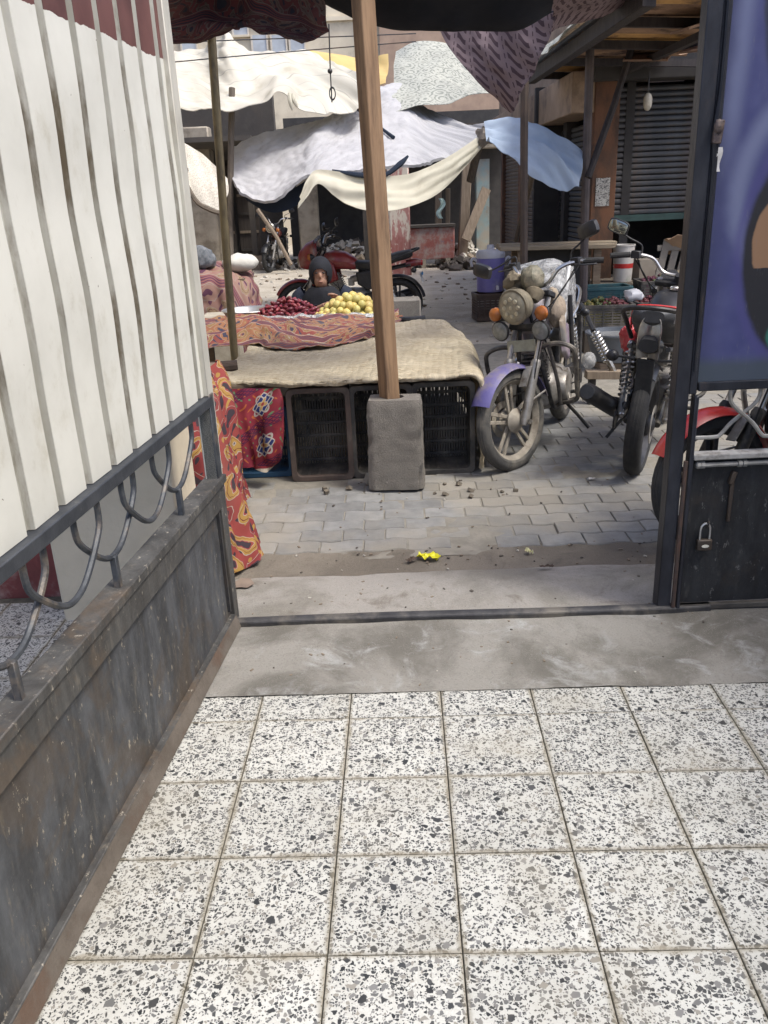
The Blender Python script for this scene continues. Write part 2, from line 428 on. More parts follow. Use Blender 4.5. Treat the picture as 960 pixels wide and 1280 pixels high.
def fabric(name, c1, c2, stain=None, s=3., bs=180., bst=.15, trans=0., lines=None):
    m = Mat(name); co = m.co('UV')
    c = m.mix(m.noise(co, s, 6).sm(.3, .7), c1, c2)
    if stain: c = m.mix(m.noise(co, s * 1.7, 7, .65).sm(.52, .72) * .6, c, stain)
    if lines:
        u, v, _ = m.xyz(co); w_ = (m.noise(co, 1.2, 2) - .5) * .5
        c = m.mix((((v + w_) / .30).fr() - .5).abs().lt(.022), c, lines)
    m.col(c); m.rough(.9, 0, .15); m.bump(m.noise(co, bs, 5, .7), bst, .01)
    if trans:
        t = m.nt.nodes.new('ShaderNodeBsdfTranslucent'); t.inputs[0].default_value = tuple(c1) + (1,)
        mx = m.nt.nodes.new('ShaderNodeMixShader'); mx.inputs[0].default_value = trans
        out = m.nt.nodes['Material Output']; m.nt.links.new(m.b.outputs[0], mx.inputs[1]); m.nt.links.new(t.outputs[0], mx.inputs[2]); m.nt.links.new(mx.outputs[0], out.inputs[0])
    return m.mat

def lace(name, ground, ink, sc=9.):
    m = Mat(name); co = m.co('UV'); v1 = m.vor(co, sc, 'F1', .35); dd = X(m.nt, v1.outputs['Distance'])
    r = (dd * 26).sin(); v2 = m.vor(co, sc * 5); d2 = X(m.nt, v2.outputs['Distance'])
    c = m.mix(r.sm(-.2, .5) * d2.lt(.6), ground, ink); c = m.mix((d2 * 20).sin().sm(.3, .8) * .5, c, ink)
    c = m.mix(m.noise(co, 1.5, 6).sm(.45, .75) * .5, c, tuple(k * .55 for k in ground))
    m.col(c); m.rough(.9, 0, .15); m.bump(m.noise(co, 120, 3), .2, .004); return m.mat

def plum_print():
    m = Mat('plum_chevron_print'); co = m.co('UV'); u, v, _ = m.xyz(co)
    ca = (.21, .16, .165); ink = (.07, .048, .055)
    c = m.mix(m.noise(co, 3, 5).sm(.3, .7), ca, (.155, .115, .12))
    d = u * .9 + v * .5; e = v * .9 - u * .5
    rows_ = (d / .115).fr(); row = rows_.gt(.2) * rows_.lt(.78)
    leaf = ((e * 62 + (d * 55).sin() * 1.6).sin()).gt(.15); c = m.mix(row * leaf, c, ink)
    c = m.mix((rows_.lt(.06)) * ((e * 90).sin()).gt(-.2), c, ink)
    m.col(c); m.rough(.9, 0, .15); m.bump(m.noise(co, 120, 3), .2, .004); return m.mat

def mural():
    """sprayed picture on the gate: blue glow round dark shapes, plain blobs of colour"""
    m = Mat('sprayed_mural'); co = m.co(); x, y, z = m.xyz(co); n = (m.noise(co, 6, 5) - .5) * .03
    x = x + 1.04 + n; z = z + n * .7
    blue = m.mix(m.noise(co, 3, 4).sm(.35, .7), (.042, .047, .14), (.08, .088, .20))
    def el(cx, cz, a, b): return (((x - cx) / a).sq() + ((z - cz) / b).sq()).pw(.5)
    c = blue
    c = m.mix((x * -1 + 1.165).sm(-.06, .05) * .75, c, (.035, .04, .10))                    # dark left border
    st = ((x - 1.155) + (z - 1.7) * -.04).abs(); c = m.mix((st * -1 + .05).sm(0, .05) * z.sm(1.5, 1.8) * .7, c, (.15, .17, .28))
    c = m.mix(el(1.47, 2.10, .25, .46).sm(1.02, .94), c, (.022, .026, .045))                # dark top right
    arc = (el(1.56, 1.52, .36, .36) - 1).abs(); c = m.mix((arc * -1 + .16).sm(0, .16) * .8, c, (.155, .175, .28))
    c = m.mix(m.noise(m.co('Object', (1, 1, .5)), 9, 6).sm(.5, .8) * z.sm(1.3, 1.5) * z.sm(1.9, 1.7) * .5, c, (.10, .13, .17))
    c = m.mix(el(1.52, 1.34, .285, .40).sm(1.05, .97), c, (.018, .018, .022))               # big dark oval
    ring_ = (el(1.52, 1.34, .285, .40) - 1.06).abs(); c = m.mix((ring_ * -1 + .10).sm(0, .10) * .65, c, (.06, .056, .175))
    be = el(1.375, 1.37, .115, .16); c = m.mix(be.sm(1.02, .95) * z.gt(1.285), c, (.24, .14, .08))
    c = m.mix(el(1.372, 1.41, .020, .026).sm(1.1, .9), c, (.02, .02, .02))
    c = m.mix(el(1.40, 1.06, .052, .065).sm(1.1, .9), c, (.03, .13, .10))
    c = m.mix((z * -1 + .985).sm(-.02, .03) * .85, c, (.05, .065, .075))
    c = m.mix(m.noise(m.co('Object', (5, 5, 1)), 14, 7, .75).sm(.60, .70) * .35, c, (.15, .15, .17)); c = m.mix(m.noise(m.co('Object', (1, 1, 9)), 7, 6, .8).sm(.68, .72) * .5, c, (.10, .09, .09))
    m.col(c); m.rough(.42, .0, .5); m.bump(m.noise(co, 30, 5), .08, .004); return m.mat

TERR = terrazzo()
CONC = concrete('sill_concrete', (.27, .255, .225), (.145, .135, .115), (.37, .37, .35), .6)
APRON = concrete('apron_concrete', (.30, .28, .25), (.215, .20, .17), (.155, .135, .11), .6)
DIRT = concrete('street_dirt', (.44, .395, .325), (.36, .32, .255), (.50, .46, .39), .6)
GUTTER = concrete('gutter_dirt', (.145, .125, .10), (.20, .175, .14), (.10, .088, .07), .6)
def paver_mat():
    m = Mat('paver_concrete'); co = m.co('Object', (1, 1, 1), 9); wo = m.nt.nodes.new('ShaderNodeNewGeometry').outputs['Position']
    c = m.mix(m.noise(co, 12, 6).sm(.3, .7), (.235, .235, .228), (.175, .175, .17))
    c = m.mix(m.noise(wo, 1.3, 6, .6).sm(.38, .62) * .8, c, (.27, .245, .20))     # sand trodden over the paving
    c = m.mix(m.noise(co, 180, 2).sm(.55, .75) * .4, c, (.12, .115, .10)); c = m.mix(m.noise(wo, .8, 7, .7).sm(.52, .70) * .45, c, (.11, .102, .09))
    hs = m.nt.nodes.new('ShaderNodeHueSaturation'); m.nt.links.new(c, hs.inputs['Color']); m.nt.links.new((m.rnd() * .28 + .86).k, hs.inputs['Value'])
    m.col(hs.outputs[0]); m.rough(.9, 0, .2); m.bump(m.noise(co, 70, 7, .75), .4, .006); return m.mat
PAVER = paver_mat()
STEEL = mk('dark_steel', (.045, .045, .05), (.075, .072, .07), 20, .45, .5, .15, 60, dirt=(.10, .07, .05))
IRON = mk('painted_iron', (.035, .04, .047), (.07, .075, .082), 25, .5, .2, .2, 90, dirt=(.17, .14, .11), dscale=9)
RAILM = mk('worn_rail', (.032, .036, .043), (.055, .06, .068), 16, .5, .1, .15, 60, dirt=(.24, .235, .22), dscale=5, dlo=.55, dhi=.72)
SHEET = sheet_paint()
GROOVE = mk('grey_groove_paint', (.46, .45, .40), (.31, .30, .255), 8, .7, 0, .3, 60, dirt=(.12, .095, .06), dscale=7, dlo=.48, dhi=.66, stretch=(1, 1, .3))  # greyer, patchier tone set on the recessed faces of the ribs
LPANEL = gate_panel('worn_gate_panel', (.042, .043, .045), (.10, .105, .112), (.09, .068, .048), (.19, .165, .125), -.03, .6)
LFRAME = gate_panel('worn_gate_frame', (.05, .048, .045), (.10, .098, .092), (.12, .085, .055), (.20, .18, .145), -.2, .6)
RPANEL = gate_panel('black_gate_panel', (.015, .015, .016), (.032, .033, .035), (.04, .031, .025), (.07, .068, .064), -.1, .6, 3.)
RFRAME = mk('black_gate_frame', (.012, .013, .018), (.03, .032, .04), 14, .42, .1, .2, 50, dirt=(.075, .055, .045), dscale=6, dlo=.56, dhi=.72, stretch=(1, 1, .4))
GREYROD = mk('grey_painted_rod', (.20, .195, .18), (.30, .29, .27), 18, .5, .1, .1, 60, dirt=(.08, .07, .06))
LEDGE = mk('rubbed_grey_ledge', (.36, .35, .33), (.24, .23, .215), 12, .6, 0, .2, 60, dirt=(.10, .085, .07), dscale=8)
CREAM = mk('cream_plaster', (.60, .52, .385), (.50, .43, .31), 3, .9, 0, .35, 45, dirt=(.27, .235, .18), dscale=2.2, dlo=.5, dhi=.75)
REDDADO = mk('red_dado', (.17, .045, .04), (.12, .035, .03), 8, .8, 0, .2, 60, dirt=(.3, .2, .17), dscale=6)

# ------------------------------------------------------------ ground and floors
def sheet_obj(name, x0, x1, y0, y1, nx, ny, zf, mat, edge=None, parent=None):
    rows = []
    for j in range(ny + 1):
        r = []
        for i in range(nx + 1):
            x = x0 + (x1 - x0) * i / nx; t = j / ny
            ya, yb = (edge(x) if edge else (y0, y1)); y = ya + (yb - ya) * t
            r.append(Vector((x, y, zf(x, y))))
        rows.append(r)
    mb = MB(); mb.grid(rows); o = add(name, mb, mat, parent, local=True); o['kind'] = 'structure' if parent is None else o.get('kind', 'structure'); return o
def gz(x, y):
    z = -.034
    if y > 9: z += noise.noise(Vector((x * .8, y * .8, 1))) * .03 + noise.noise(Vector((x * 2.5, y * 2.5, 4))) * .012
    return z
ground = sheet_obj('ground', -14, 14, 2.85, 60, 120, 240, gz, DIRT)
far = MB(); far.grid([[Vector((x, y, -.12)) for x in (-400, 400)] for y in (-400, 400)]); tag(add('terrain', far, DIRT, local=True), kind='structure')

GROT = R_(-1.785); GO = Vector((-.1405, 2.293, 0)); TS = .3
def gp(i, j): return GO + Matrix.Rotation(GROT, 3, 'Z') @ Vector((i * TS, j * TS, 0))
floor_mb = MB(); floor_mb.add([(-6, -6, -.008), (6, -6, -.008), (6, 2.46, -.008), (-6, 2.46, -.008), (-1.04, 2.46, -.008), (-1.04, 3.3, -.008), (-6, 3.3, -.008)], [(0, 1, 2, 4, 3), (3, 4, 5, 6)])
GROUT = mk('tile_grout', (.11, .10, .075), (.06, .055, .042), 30, .95, 0, .3, 80)
floor_o = add('floor', floor_mb, GROUT, local=True); tag(floor_o, kind='structure')
def tile_mesh(wx, wy, name):
    b = .0015; mb = MB(); g = .0016; x, y = wx / 2 - g, wy / 2 - g
    ring0 = [(-x, -y), (x, -y), (x, y), (-x, y)]
    mb.loft([[Vector((p, q, -.02)) for p, q in ring0], [Vector((p, q, -b)) for p, q in ring0], [Vector((p * (1 - b / x), q * (1 - b / y), 0)) for p, q in ring0]])
    me = mb.mesh(name); me.materials.append(TERR); return me
tm_full = tile_mesh(TS, TS, 'floor_tile'); tm_cut = tile_mesh(TS, .142, 'floor_tile_cut')
for j in range(-8, 3):
    for i in range(-9, 9):
        side = i <= -4
        if j > 0 and not side: continue
        o = bpy.data.objects.new('floor_tile', tm_cut if j == 0 and not side else tm_full); COL.objects.link(o); o.parent = floor_o
        c = gp(i + .5, j + .5) if j < 0 or side else GO + Matrix.Rotation(GROT, 3, 'Z') @ Vector(((i + .5) * TS, .071, 0))
        o.location = (c.x, c.y, random.uniform(-.0012, .0006))
        o.rotation_euler = (random.uniform(-.002, .002), random.uniform(-.002, .002), GROT + random.uniform(-.0015, .0015))
# concrete sill between the tiles and the steel threshold
def e_sill(x):
    n1 = noise.noise(Vector((x * 5, 0, 3))) * .008 + noise.noise(Vector((x * 17, 0, 8))) * .004
    return (2.424 - .031 * x + n1, 2.925 - .018 * x)
def z_sill(x, y):
    return .004 + noise.noise(Vector((x * 4, y * 4, 0))) * .006 + noise.noise(Vector((x * 13, y * 13, 2))) * .0025 + max(0, (y - 2.8)) * .03
sheet_obj('sill', -1.035, 3, 0, 0, 110, 16, z_sill, CONC, e_sill)
def e_apron(x):
    n1 = noise.noise(Vector((x * 3, 1, 3))) * .03 + noise.noise(Vector((x * 11, 0, 8))) * .012
    return (2.92 - .018 * x, 3.405 - .02 * x + n1)
def z_apron(x, y):
    t = max(0, (y - 3.2) / .22); n1 = noise.noise(Vector((x * 5, y * 5, 0))) * .005 + noise.noise(Vector((x * 16, y * 16, 2))) * .003
    return .004 + n1 - .022 * min(1.15, t) ** 2
sheet_obj('apron', -1.035, 3.5, 0, 0, 120, 18, z_apron, APRON, e_apron)
def e_gut(x):
    n1 = noise.noise(Vector((x * 4, 7, 3))) * .02
    return (3.37 - .02 * x, 3.70 - .027 * x + n1)
sheet_obj('gutter', -3, 4, 0, 0, 150, 10, lambda x, y: -.021 + noise.noise(Vector((x * 7, y * 7, 0))) * .005 + noise.noise(Vector((x * 25, y * 25, 0))) * .003, GUTTER, e_gut)

# street paving: wavy interlocking blocks
PW, PH, PA = .212, .136, .011
def paver_mesh(phase):
    n = 7; g = .003; mb = MB(); pts = []
    for i in range(n): x = -PW / 2 + g + (PW - 2 * g) * i / (n - 1); pts.append((x, -PH / 2 + g + PA * math.sin(2 * math.pi * x / PW + phase)))
    for i in range(n - 1, -1, -1): x = -PW / 2 + g + (PW - 2 * g) * i / (n - 1); pts.append((x, PH / 2 - g + PA * math.sin(2 * math.pi * x / PW + phase)))
    top = [Vector((x * .965, y * .945, 0)) for x, y in pts]
    mb.loft([[Vector((x, y, -.05)) for x, y in pts], [Vector((x, y, -.005)) for x, y in pts], top])
    me = mb.mesh('paver', sharp=25); me.materials.append(PAVER); return me
pms = [paver_mesh(0), paver_mesh(math.pi)]
pav_mb = MB(); pav_mb.grid([[Vector((-3 + .05 * i, 3.58 + .05 * j, -.0225 + .008 * noise.noise(Vector((i * .07, j * .07, 4))) + .003 * noise.noise(Vector((i * .4, j * .4, 2))))) for i in range(141)] for j in range(113)])
SANDJ = mk('paving_sand', (.25, .23, .19), (.18, .165, .135), 12, .95, 0, .4, 70)
paving = add('paving', pav_mb, SANDJ, local=True); tag(paving, kind='structure')
rest = MB(); n_p = 0
for j in range(0, 40):
    for i in range(-16, 20):
        x = (i + .5 * (j % 2)) * PW; y = 3.735 + j * PH - .027 * x
        near = (y < 4.85 and -.75 < x < 2.0) or (4.85 <= y < 6.6 and .55 < x < 2.0)
        sink = -.006 * max(0, noise.noise(Vector((x * 1.1, y * 1.1, 5)))) * 2 - (.014 if y > 6.5 else 0)
        zz = -.016 + random.uniform(-.003, .002) + sink
        if near and n_p < 295:
            o = bpy.data.objects.new('paver', pms[j % 2]); COL.objects.link(o); o.parent = paving; n_p += 1
            o.location = (x, y, zz); o.rotation_euler = (random.uniform(-.012, .012), random.uniform(-.012, .012), R_(-1.5) + random.uniform(-.006, .006))
        elif -3 < x < 4:
            Mx = Matrix.Translation((x, y, zz)) @ Matrix.Rotation(R_(-1.5), 4, 'Z')
            me = pms[j % 2]; rest.add([Mx @ v.co for v in me.vertices], [tuple(p.vertices) for p in me.polygons])
o = add('paver_field', rest, PAVER, paving, local=True, sharp=25); o['kind'] = 'stuff'

# steel threshold bar
th = MB(); pts = [(-.60 + 1.85 * k / 24, 2.925 - .018 * (-.6 + 1.85 * k / 24) + .006 * math.sin(k * .26), .014) for k in range(25)]
for a, b in zip(pts[:-1], pts[1:]):
    pass
prof = [(-.018, -.03), (-.018, .012), (-.006, .02), (.018, .02), (.018, -.03)]
th.loft([[Vector((p[0], p[1] + y, p[2] + z)) for y, z in prof] for p in pts])
tag(add('threshold_bar', th, mk('threshold_steel', (.035, .034, .036), (.065, .063, .063), 14, .55, .3, .3, 40, dirt=(.14, .125, .105), dscale=5), bevel=.003), 'long dark steel threshold bar set in the concrete across the gateway', 'threshold')

# ------------------------------------------------------------ left gate leaf (standing open into the yard)
GA = Vector((-.618, 2.965, 0)); GB = Vector((-.808, 1.259, 0)); gu = (GB - GA).normalized(); gn = Vector((-gu.y, gu.x, 0))
if gn.x < 0: gn = -gn
lg = thing('gate_leaf', 'open gate leaf of white ribbed sheet over iron scrolls and worn grey panel', 'gate', GA, math.atan2(gu.y, gu.x))
def L(u, n, z):    # leaf local: u along, n out of the face seen, z up
    s_ = 1 if (Matrix.Rotation(math.atan2(gu.y, gu.x), 3, 'Z') @ Vector((0, 1, 0))).dot(gn) > 0 else -1
    return Vector((u, n * s_, z))
LEN = 2.02
# ribbed sheet
prof = [(-.0, .0)]; mi_ = []
u = .045
mb = MB(); pr = [(0.03, 0.0)]; pm = []
for k in range(13):
    u0 = .055 + .152 * k
    pr += [(u0, 0), (u0 + .004, -.016), (u0 + .031, -.016), (u0 + .038, 0)]; pm += [0, 1, 1, 1]
pr.append((LEN - .02, 0)); pm.append(0)
NZ = 26
for k in range(len(pr) - 1):
    rows = [[L(pr[k + q][0], pr[k + q][1] + .007 * noise.noise(Vector((pr[k + q][0] * 2.5, i * .22, 1))), .925 + (2.42 - .925) * i / NZ) for q in (0, 1)] for i in range(NZ + 1)]
    mb.grid(rows, mi=pm[k])
bm_ = add('ribbed_sheet', mb, [SHEET, GROOVE], lg, local=True, solid=.003)
def lpart(name, mb, mat, bevel=.003, parent=lg): return add(name, mb, mat, parent, local=True, bevel=bevel)
def lbox(u0, u1, n0, n1, z0, z1):
    m = MB(); a = L(u0, n0, z0); b = L(u1, n1, z1); m.box((a + b) / 2, (abs(b.x - a.x), abs(b.y - a.y), abs(b.z - a.z))); return m
lpart('stile', lbox(-.035, .03, -.03, .018, .615, 2.45), mk('pale_frame_paint', (.52, .50, .43), (.40, .385, .33), 8, .6, 0, .2, 60, dirt=(.26, .23, .18), dscale=3, stretch=(1, 1, .4)))
lpart('stile', lbox(-.025, .035, -.03, .022, .02, .612), LFRAME)
lpart('stile', lbox(-.02, .03, -.027, .021, .6, .93), IRON)
lpart('rail', lbox(.0, LEN, -.022, .022, .885, .922), RAILM)
lpart('rail', lbox(-.03, LEN, -.04, .032, .588, .618), LFRAME)
lpart('rail', lbox(.0361, LEN, -.020, .024, .505, .587), LFRAME)
lpart('lower_panel', lbox(.036, LEN, -.006, .008, .06, .504), LPANEL)
kp = MB(); zs = L(0, .05, 0).y
mb = lbox(.0362, LEN, -.02, .028, .012, .065); lpart('rail', mb, LFRAME)
mb = MB(); tri = [(0.0281, .060), (.046, .012), (.0281, .012)]
r0 = [L(.037, a, b) for a, b in tri]; r1 = [L(LEN, a, b) for a, b in tri]; mb.loft([r0, r1]); lpart('kick_strip', mb, mk('dusty_rust_strip', (.125, .105, .085), (.085, .07, .055), 10, .85, 0, .35, 60, dirt=(.10, .065, .045), dscale=5), 0)
lpart('stile', lbox(.062, .072, .0085, .02, .09, .50), STEEL, 0)
lpart('top_rail', lbox(-.035, LEN, -.024, .022, 2.42, 2.46), RAILM)
# scrolls
for k in range(6):
    c = .372 + .266 * k; a = .188
    m = MB()
    prof_ = [(-a, .888), (-a, .845), (-a + .012, .808), (-a + .075, .752), (-.055, .714), (0, .702), (.055, .714), (a - .075, .752), (a - .012, .808), (a, .845), (a, .888)]
    off = .006 if k % 2 else -.006
    m.tube([L(c + q, off, z) for q, z in prof_], .0085, 7, smooth=34); lpart('scroll_bar', m, IRON, 0)
    if k % 2 == 0: lpart('stub', lbox(c + .012, c + .03, -.009, .009, .612, .708), IRON, .002)
for z in (.4, 2.1):
    m = MB(); m.lathe([(.016, -.06), (.016, .06)], 10, Matrix.Translation(L(-.05, -.02, z))); lpart('hinge', m, STEEL, .002)

# left gate pier and side wall with its red dado
m = MB(); m.box((-1.06, 3.24, 1.4), (.52, .36, 2.9)); 
pier = add('gate_pier', m, CREAM, bevel=.012, seg=2); tag(pier, 'cream plastered gate pier seen through the scrolls of the open leaf', 'pier')
m = MB(); m.box((-2.2, 3.36, .29), (1.72, .1, .64)); wl_ = MB(); wl_.box((-2.2, 3.38, 1.85), (1.72, .12, 2.5))
sw = thing('yard_wall', 'yard wall with dark red dado beside the cream gate pier', 'wall', (-2.4, 3.44, 0))
add('dado', m, REDDADO, sw, bevel=.004); add('wall', wl_, CREAM, sw)
m = MB(); m.box((-.93, 3.52, .12), (.24, .18, .26), (0, 0, .3), taper=.8)
tag(add('stone_block', m, mk('pale_stone', (.42, .38, .31), (.31, .28, .22), 8, .9, 0, .5, 40), bevel=.02, seg=2), 'small pale stone block on the ground behind the gate hinge', 'stone')

# ------------------------------------------------------------ right gate leaf (closed)
rg = thing('gate_leaf', 'closed black gate leaf with sprayed blue mural panel and hanging padlock', 'gate', (1.04, 2.92, 0), 0)
def rbox(x0, x1, y0, y1, z0, z1): m = MB(); m.box(((x0 + x1) / 2, (y0 + y1) / 2, (z0 + z1) / 2), (x1 - x0, y1 - y0, z1 - z0)); return m
XR = 2.62
def rpart(name, m, mat, bevel=.003, parent=rg, **k): return add(name, m, mat, parent, bevel=bevel, **k)
rpart('stile', rbox(1.042, 1.092, 2.895, 2.955, .02, 2.45), RFRAME)
m = MB(); m.tube([(1.102, 2.892, .03), (1.101, 2.892, .62)], .0085, 8); rpart('rod', m, mk('rusty_rod', (.06, .045, .04), (.10, .06, .045), 20, .6, .2), 0)
rpart('stile', rbox(1.112, 1.127, 2.885, 2.93, .0, .86), RFRAME)
rpart('stile', rbox(1.0925, 1.121, 2.90, 2.945, .864, 2.45), RFRAME)
m = MB(); m.tube([(1.106, 2.893, .95), (1.104, 2.894, 1.3), (1.106, 2.893, 1.58), (1.10, 2.89, 1.72), (1.107, 2.893, 1.86), (1.102, 2.894, 2.2), (1.102, 2.894, 2.44)], [.006, .007, .009, .013, .008, .007, .007], 7, smooth=30); rpart('weld_bead', m, RFRAME, 0)
rpart('mural_panel', rbox(1.122, XR, 2.912, 2.918, .905, 2.40), mural(), 0)
rpart('rail', rbox(1.128, XR, 2.905, 2.93, .872, .904), RFRAME)
rpart('ledge', rbox(1.128, XR, 2.885, 2.94, .622, .642), LEDGE)
m = MB(); m.tube([(1.14, 2.898, .600), (1.9, 2.897, .604), (XR, 2.897, .602)], .009, 8)
for xx in (1.15, 1.165, 1.30, 1.318, 1.6): m.tube([(xx - .007, 2.898, .601), (xx + .007, 2.898, .601)], .0135, 8)
rpart('slide_bolt', m, GREYROD, 0)
rpart('lower_panel', rbox(1.128, XR, 2.915, 2.922, .035, .621), RPANEL, 0)
rpart('rail', rbox(1.13, XR, 2.89, 2.914, .012, .034), mk('dusty_black_rail', (.10, .09, .075), (.05, .045, .04), 12, .7, .1, .3, 50))
rpart('rail', rbox(1.128, XR, 2.899, 2.93, -.004, .011), STEEL)
m = MB(); m.box((1.286, 2.909, .45), (.014, .012, .16)); m.box((1.283, 2.905, .545), (.018, .02, .05), (0, .25, 0)); rpart('hasp', m, mk('rusty_hasp', (.075, .055, .04), (.05, .04, .035), 20, .6, .3, .2))
for z0, z1 in ((.0, .0),):
    for k in range(6):
        c = 1.172 + .262 * k; a = .187; m = MB()
        pts = [(-a, .873), (-a, .842), (-a + .02, .808), (-a + .09, .748), (-a + .125, .705), (-.04, .695), (.04, .695), (a - .125, .705), (a - .09, .748), (a - .02, .808), (a, .842), (a, .873)]
        pts = [(q, z) for q, z in pts if c + q > 1.128]
        y = 2.915 if k % 2 else 2.931
        m.tube([(c + q, y, z) for q, z in pts], .0075, 7, smooth=30); rpart('scroll_bar', m, GREYROD, 0)
rpart('top_rail', rbox(1.094, XR, 2.898, 2.95, 2.452, 2.50), RFRAME)
rpart('stile', rbox(XR + .001, XR + .05, 2.89, 2.95, 0, 2.5), RFRAME)
# torn white tape and chipped latch high on the stile
m = MB(); m.grid([[Vector((1.103 + .010 * k + .004 * math.sin(i), 2.886 - .004 * math.sin(i * .9 + k), 1.665 - .012 * i)) for k in range(3)] for i in range(7)])
rpart('tape', m, mk('white_tape', (.62, .60, .58), (.5, .48, .45), 20, .6), 0)
m = MB(); m.box((1.104, 2.884, 1.71), (.030, .016, .07), (0, .1, 0)); m.ball((1.103, 2.878, 1.725), (.018, .012, .022), 8, 5); rpart('latch', m, mk('chipped_latch', (.16, .12, .10), (.05, .04, .045), 40, .55, .3, .4, 40))
# padlock
pk = thing('padlock', 'small dark brass padlock hanging open-shackled on the black gate panel', 'padlock', (1.2, 2.895, .27))
pk['label'] = 'small dark padlock with pale label hanging on the black gate panel'
m = MB(); m.box((1.2, 2.897, .285), (.056, .022, .044)); add('body', m, mk('padlock_body', (.05, .042, .036), (.08, .06, .045), 30, .5, .3), pk, bevel=.005, seg=2)
m = MB(); m.tube([(1.182, 2.897, .30), (1.182, 2.897, .345), (1.187, 2.897, .362), (1.2, 2.897, .37), (1.213, 2.897, .362), (1.218, 2.897, .345), (1.218, 2.897, .30)], .0042, 8, smooth=22); add('shackle', m, mk('bright_steel', (.55, .54, .52), (.42, .41, .4), 30, .35, .8), pk)
m = MB(); m.lathe([(.014, 0), (.014, .0012)], 14, Matrix.Translation((1.201, 2.8845, .283)) @ Matrix.Rotation(R_(-90), 4, 'X') @ Matrix.Scale(.45, 4, (0, 1, 0)) @ Matrix.Rotation(math.pi, 4, 'X')); add('label_plate', m, mk('pale_plate', (.62, .6, .52), (.5, .48, .4), 60, .4), pk)
m = MB(); m.tube([(1.209, 2.905, .372), (1.209, 2.893, .378), (1.206, 2.889, .366), (1.208, 2.905, .352)], .003, 6, smooth=14); rpart('staple', m, STEEL, 0)

# pier and tall house wall on the right of the yard, out of sight past the closed leaf
m = MB(); m.box((2.86, 3.0, 1.9), (.36, .42, 3.8)); tag(add('gate_pier', m, CREAM, bevel=.01), 'cream plastered pier carrying the black gate leaf with the mural', 'pier')
yw = thing('yard_wall', 'plain cream wall with a coping along the side of the tiled yard', 'wall', (2.9, -.5, 0))
m = MB(); m.box((2.92, -1.7, 1.6), (.3, 8.9, 3.2)); add('wall', m, CREAM, yw)
m = MB(); m.box((2.92, -1.7, 3.24), (.36, 8.9, .08)); add('coping', m, CREAM, yw, bevel=.01)
# ------------------------------------------------------------ motorcycles
RUBBER = mk('tyre_rubber', (.022, .022, .022), (.035, .034, .032), 20, .85, 0, .25, 90)
DUSTYRUBBER = mk('dusty_tyre', (.095, .09, .08), (.055, .053, .05), 12, .92, 0, .35, 70, dirt=(.16, .145, .12), dscale=5)
DUSTYRIM = mk('dusty_alloy', (.36, .325, .265), (.26, .23, .185), 14, .75, .25, .2, 60, dirt=(.17, .135, .10), dscale=8)
BLACKRIM = mk('black_alloy', (.03, .03, .034), (.05, .05, .053), 14, .5, .4)
CHROME = mk('dull_chrome', (.62, .61, .58), (.48, .46, .43), 18, .28, .9, .05, 40, dirt=(.28, .23, .17), dscale=10, dlo=.52, dhi=.7)
ALLOY = mk('cast_alloy', (.38, .36, .33), (.27, .255, .23), 20, .5, .6, .2, 60, dirt=(.14, .115, .09), dscale=9)
BLACKP = mk('black_plastic', (.018, .018, .02), (.028, .028, .03), 15, .42, 0, .05, 60, dirt=(.07, .064, .055), dscale=5, dlo=.55, dhi=.8)
BLACKF = mk('frame_black', (.02, .02, .022), (.035, .034, .033), 15, .5, .2, .1, 60, dirt=(.10, .09, .075), dscale=7)
RUSTBAR = mk('rubbed_crash_bar', (.17, .155, .135), (.09, .08, .07), 20, .5, .5, .15, 60, dirt=(.30, .27, .22), dscale=9)
ORANGE = mk('orange_lens', (.38, .13, .03), (.28, .085, .02), 20, .25)
REDLENS = mk('red_lens', (.35, .02, .02), (.25, .015, .015), 20, .25)
GLASSY = mk('lamp_glass', (.34, .31, .23), (.22, .20, .15), 25, .25, .2, .2, 50)
MIRROR = mk('mirror_glass', (.33, .34, .30), (.26, .27, .24), 6, .12, .9)
MAUVE = mk('mauve_paint', (.115, .10, .27), (.09, .08, .22), 8, .5, 0, .15, 50, dirt=(.22, .19, .17), dscale=6, dlo=.44, dhi=.70)
REDP = mk('red_paint', (.50, .035, .03), (.40, .028, .025), 6, .25, 0, 0, 50, dirt=(.36, .12, .09), dscale=3, dlo=.58, dhi=.8, spec=.6)
DREDP = mk('deep_red_paint', (.22, .02, .022), (.15, .014, .016), 6, .3, 0, 0, 50, dirt=(.25, .14, .11), dscale=3, spec=.6)
VINYL = mk('grey_vinyl', (.075, .078, .085), (.055, .057, .06), 12, .5, 0, .15, 90)
BLACKV = mk('black_vinyl', (.016, .016, .018), (.03, .03, .03), 12, .5, 0, .15, 90, dirt=(.06, .055, .05), dscale=5)
KHAKI = mk('khaki_wrap', (.20, .165, .11), (.11, .09, .06), 12, .9, 0, .6, 35, dirt=(.30, .25, .18), dscale=8)
PURPLEWHITE = mk('faded_tank_paint', (.30, .27, .30), (.42, .38, .36), 7, .45, 0, .1, 50, dirt=(.26, .21, .16), dscale=5)
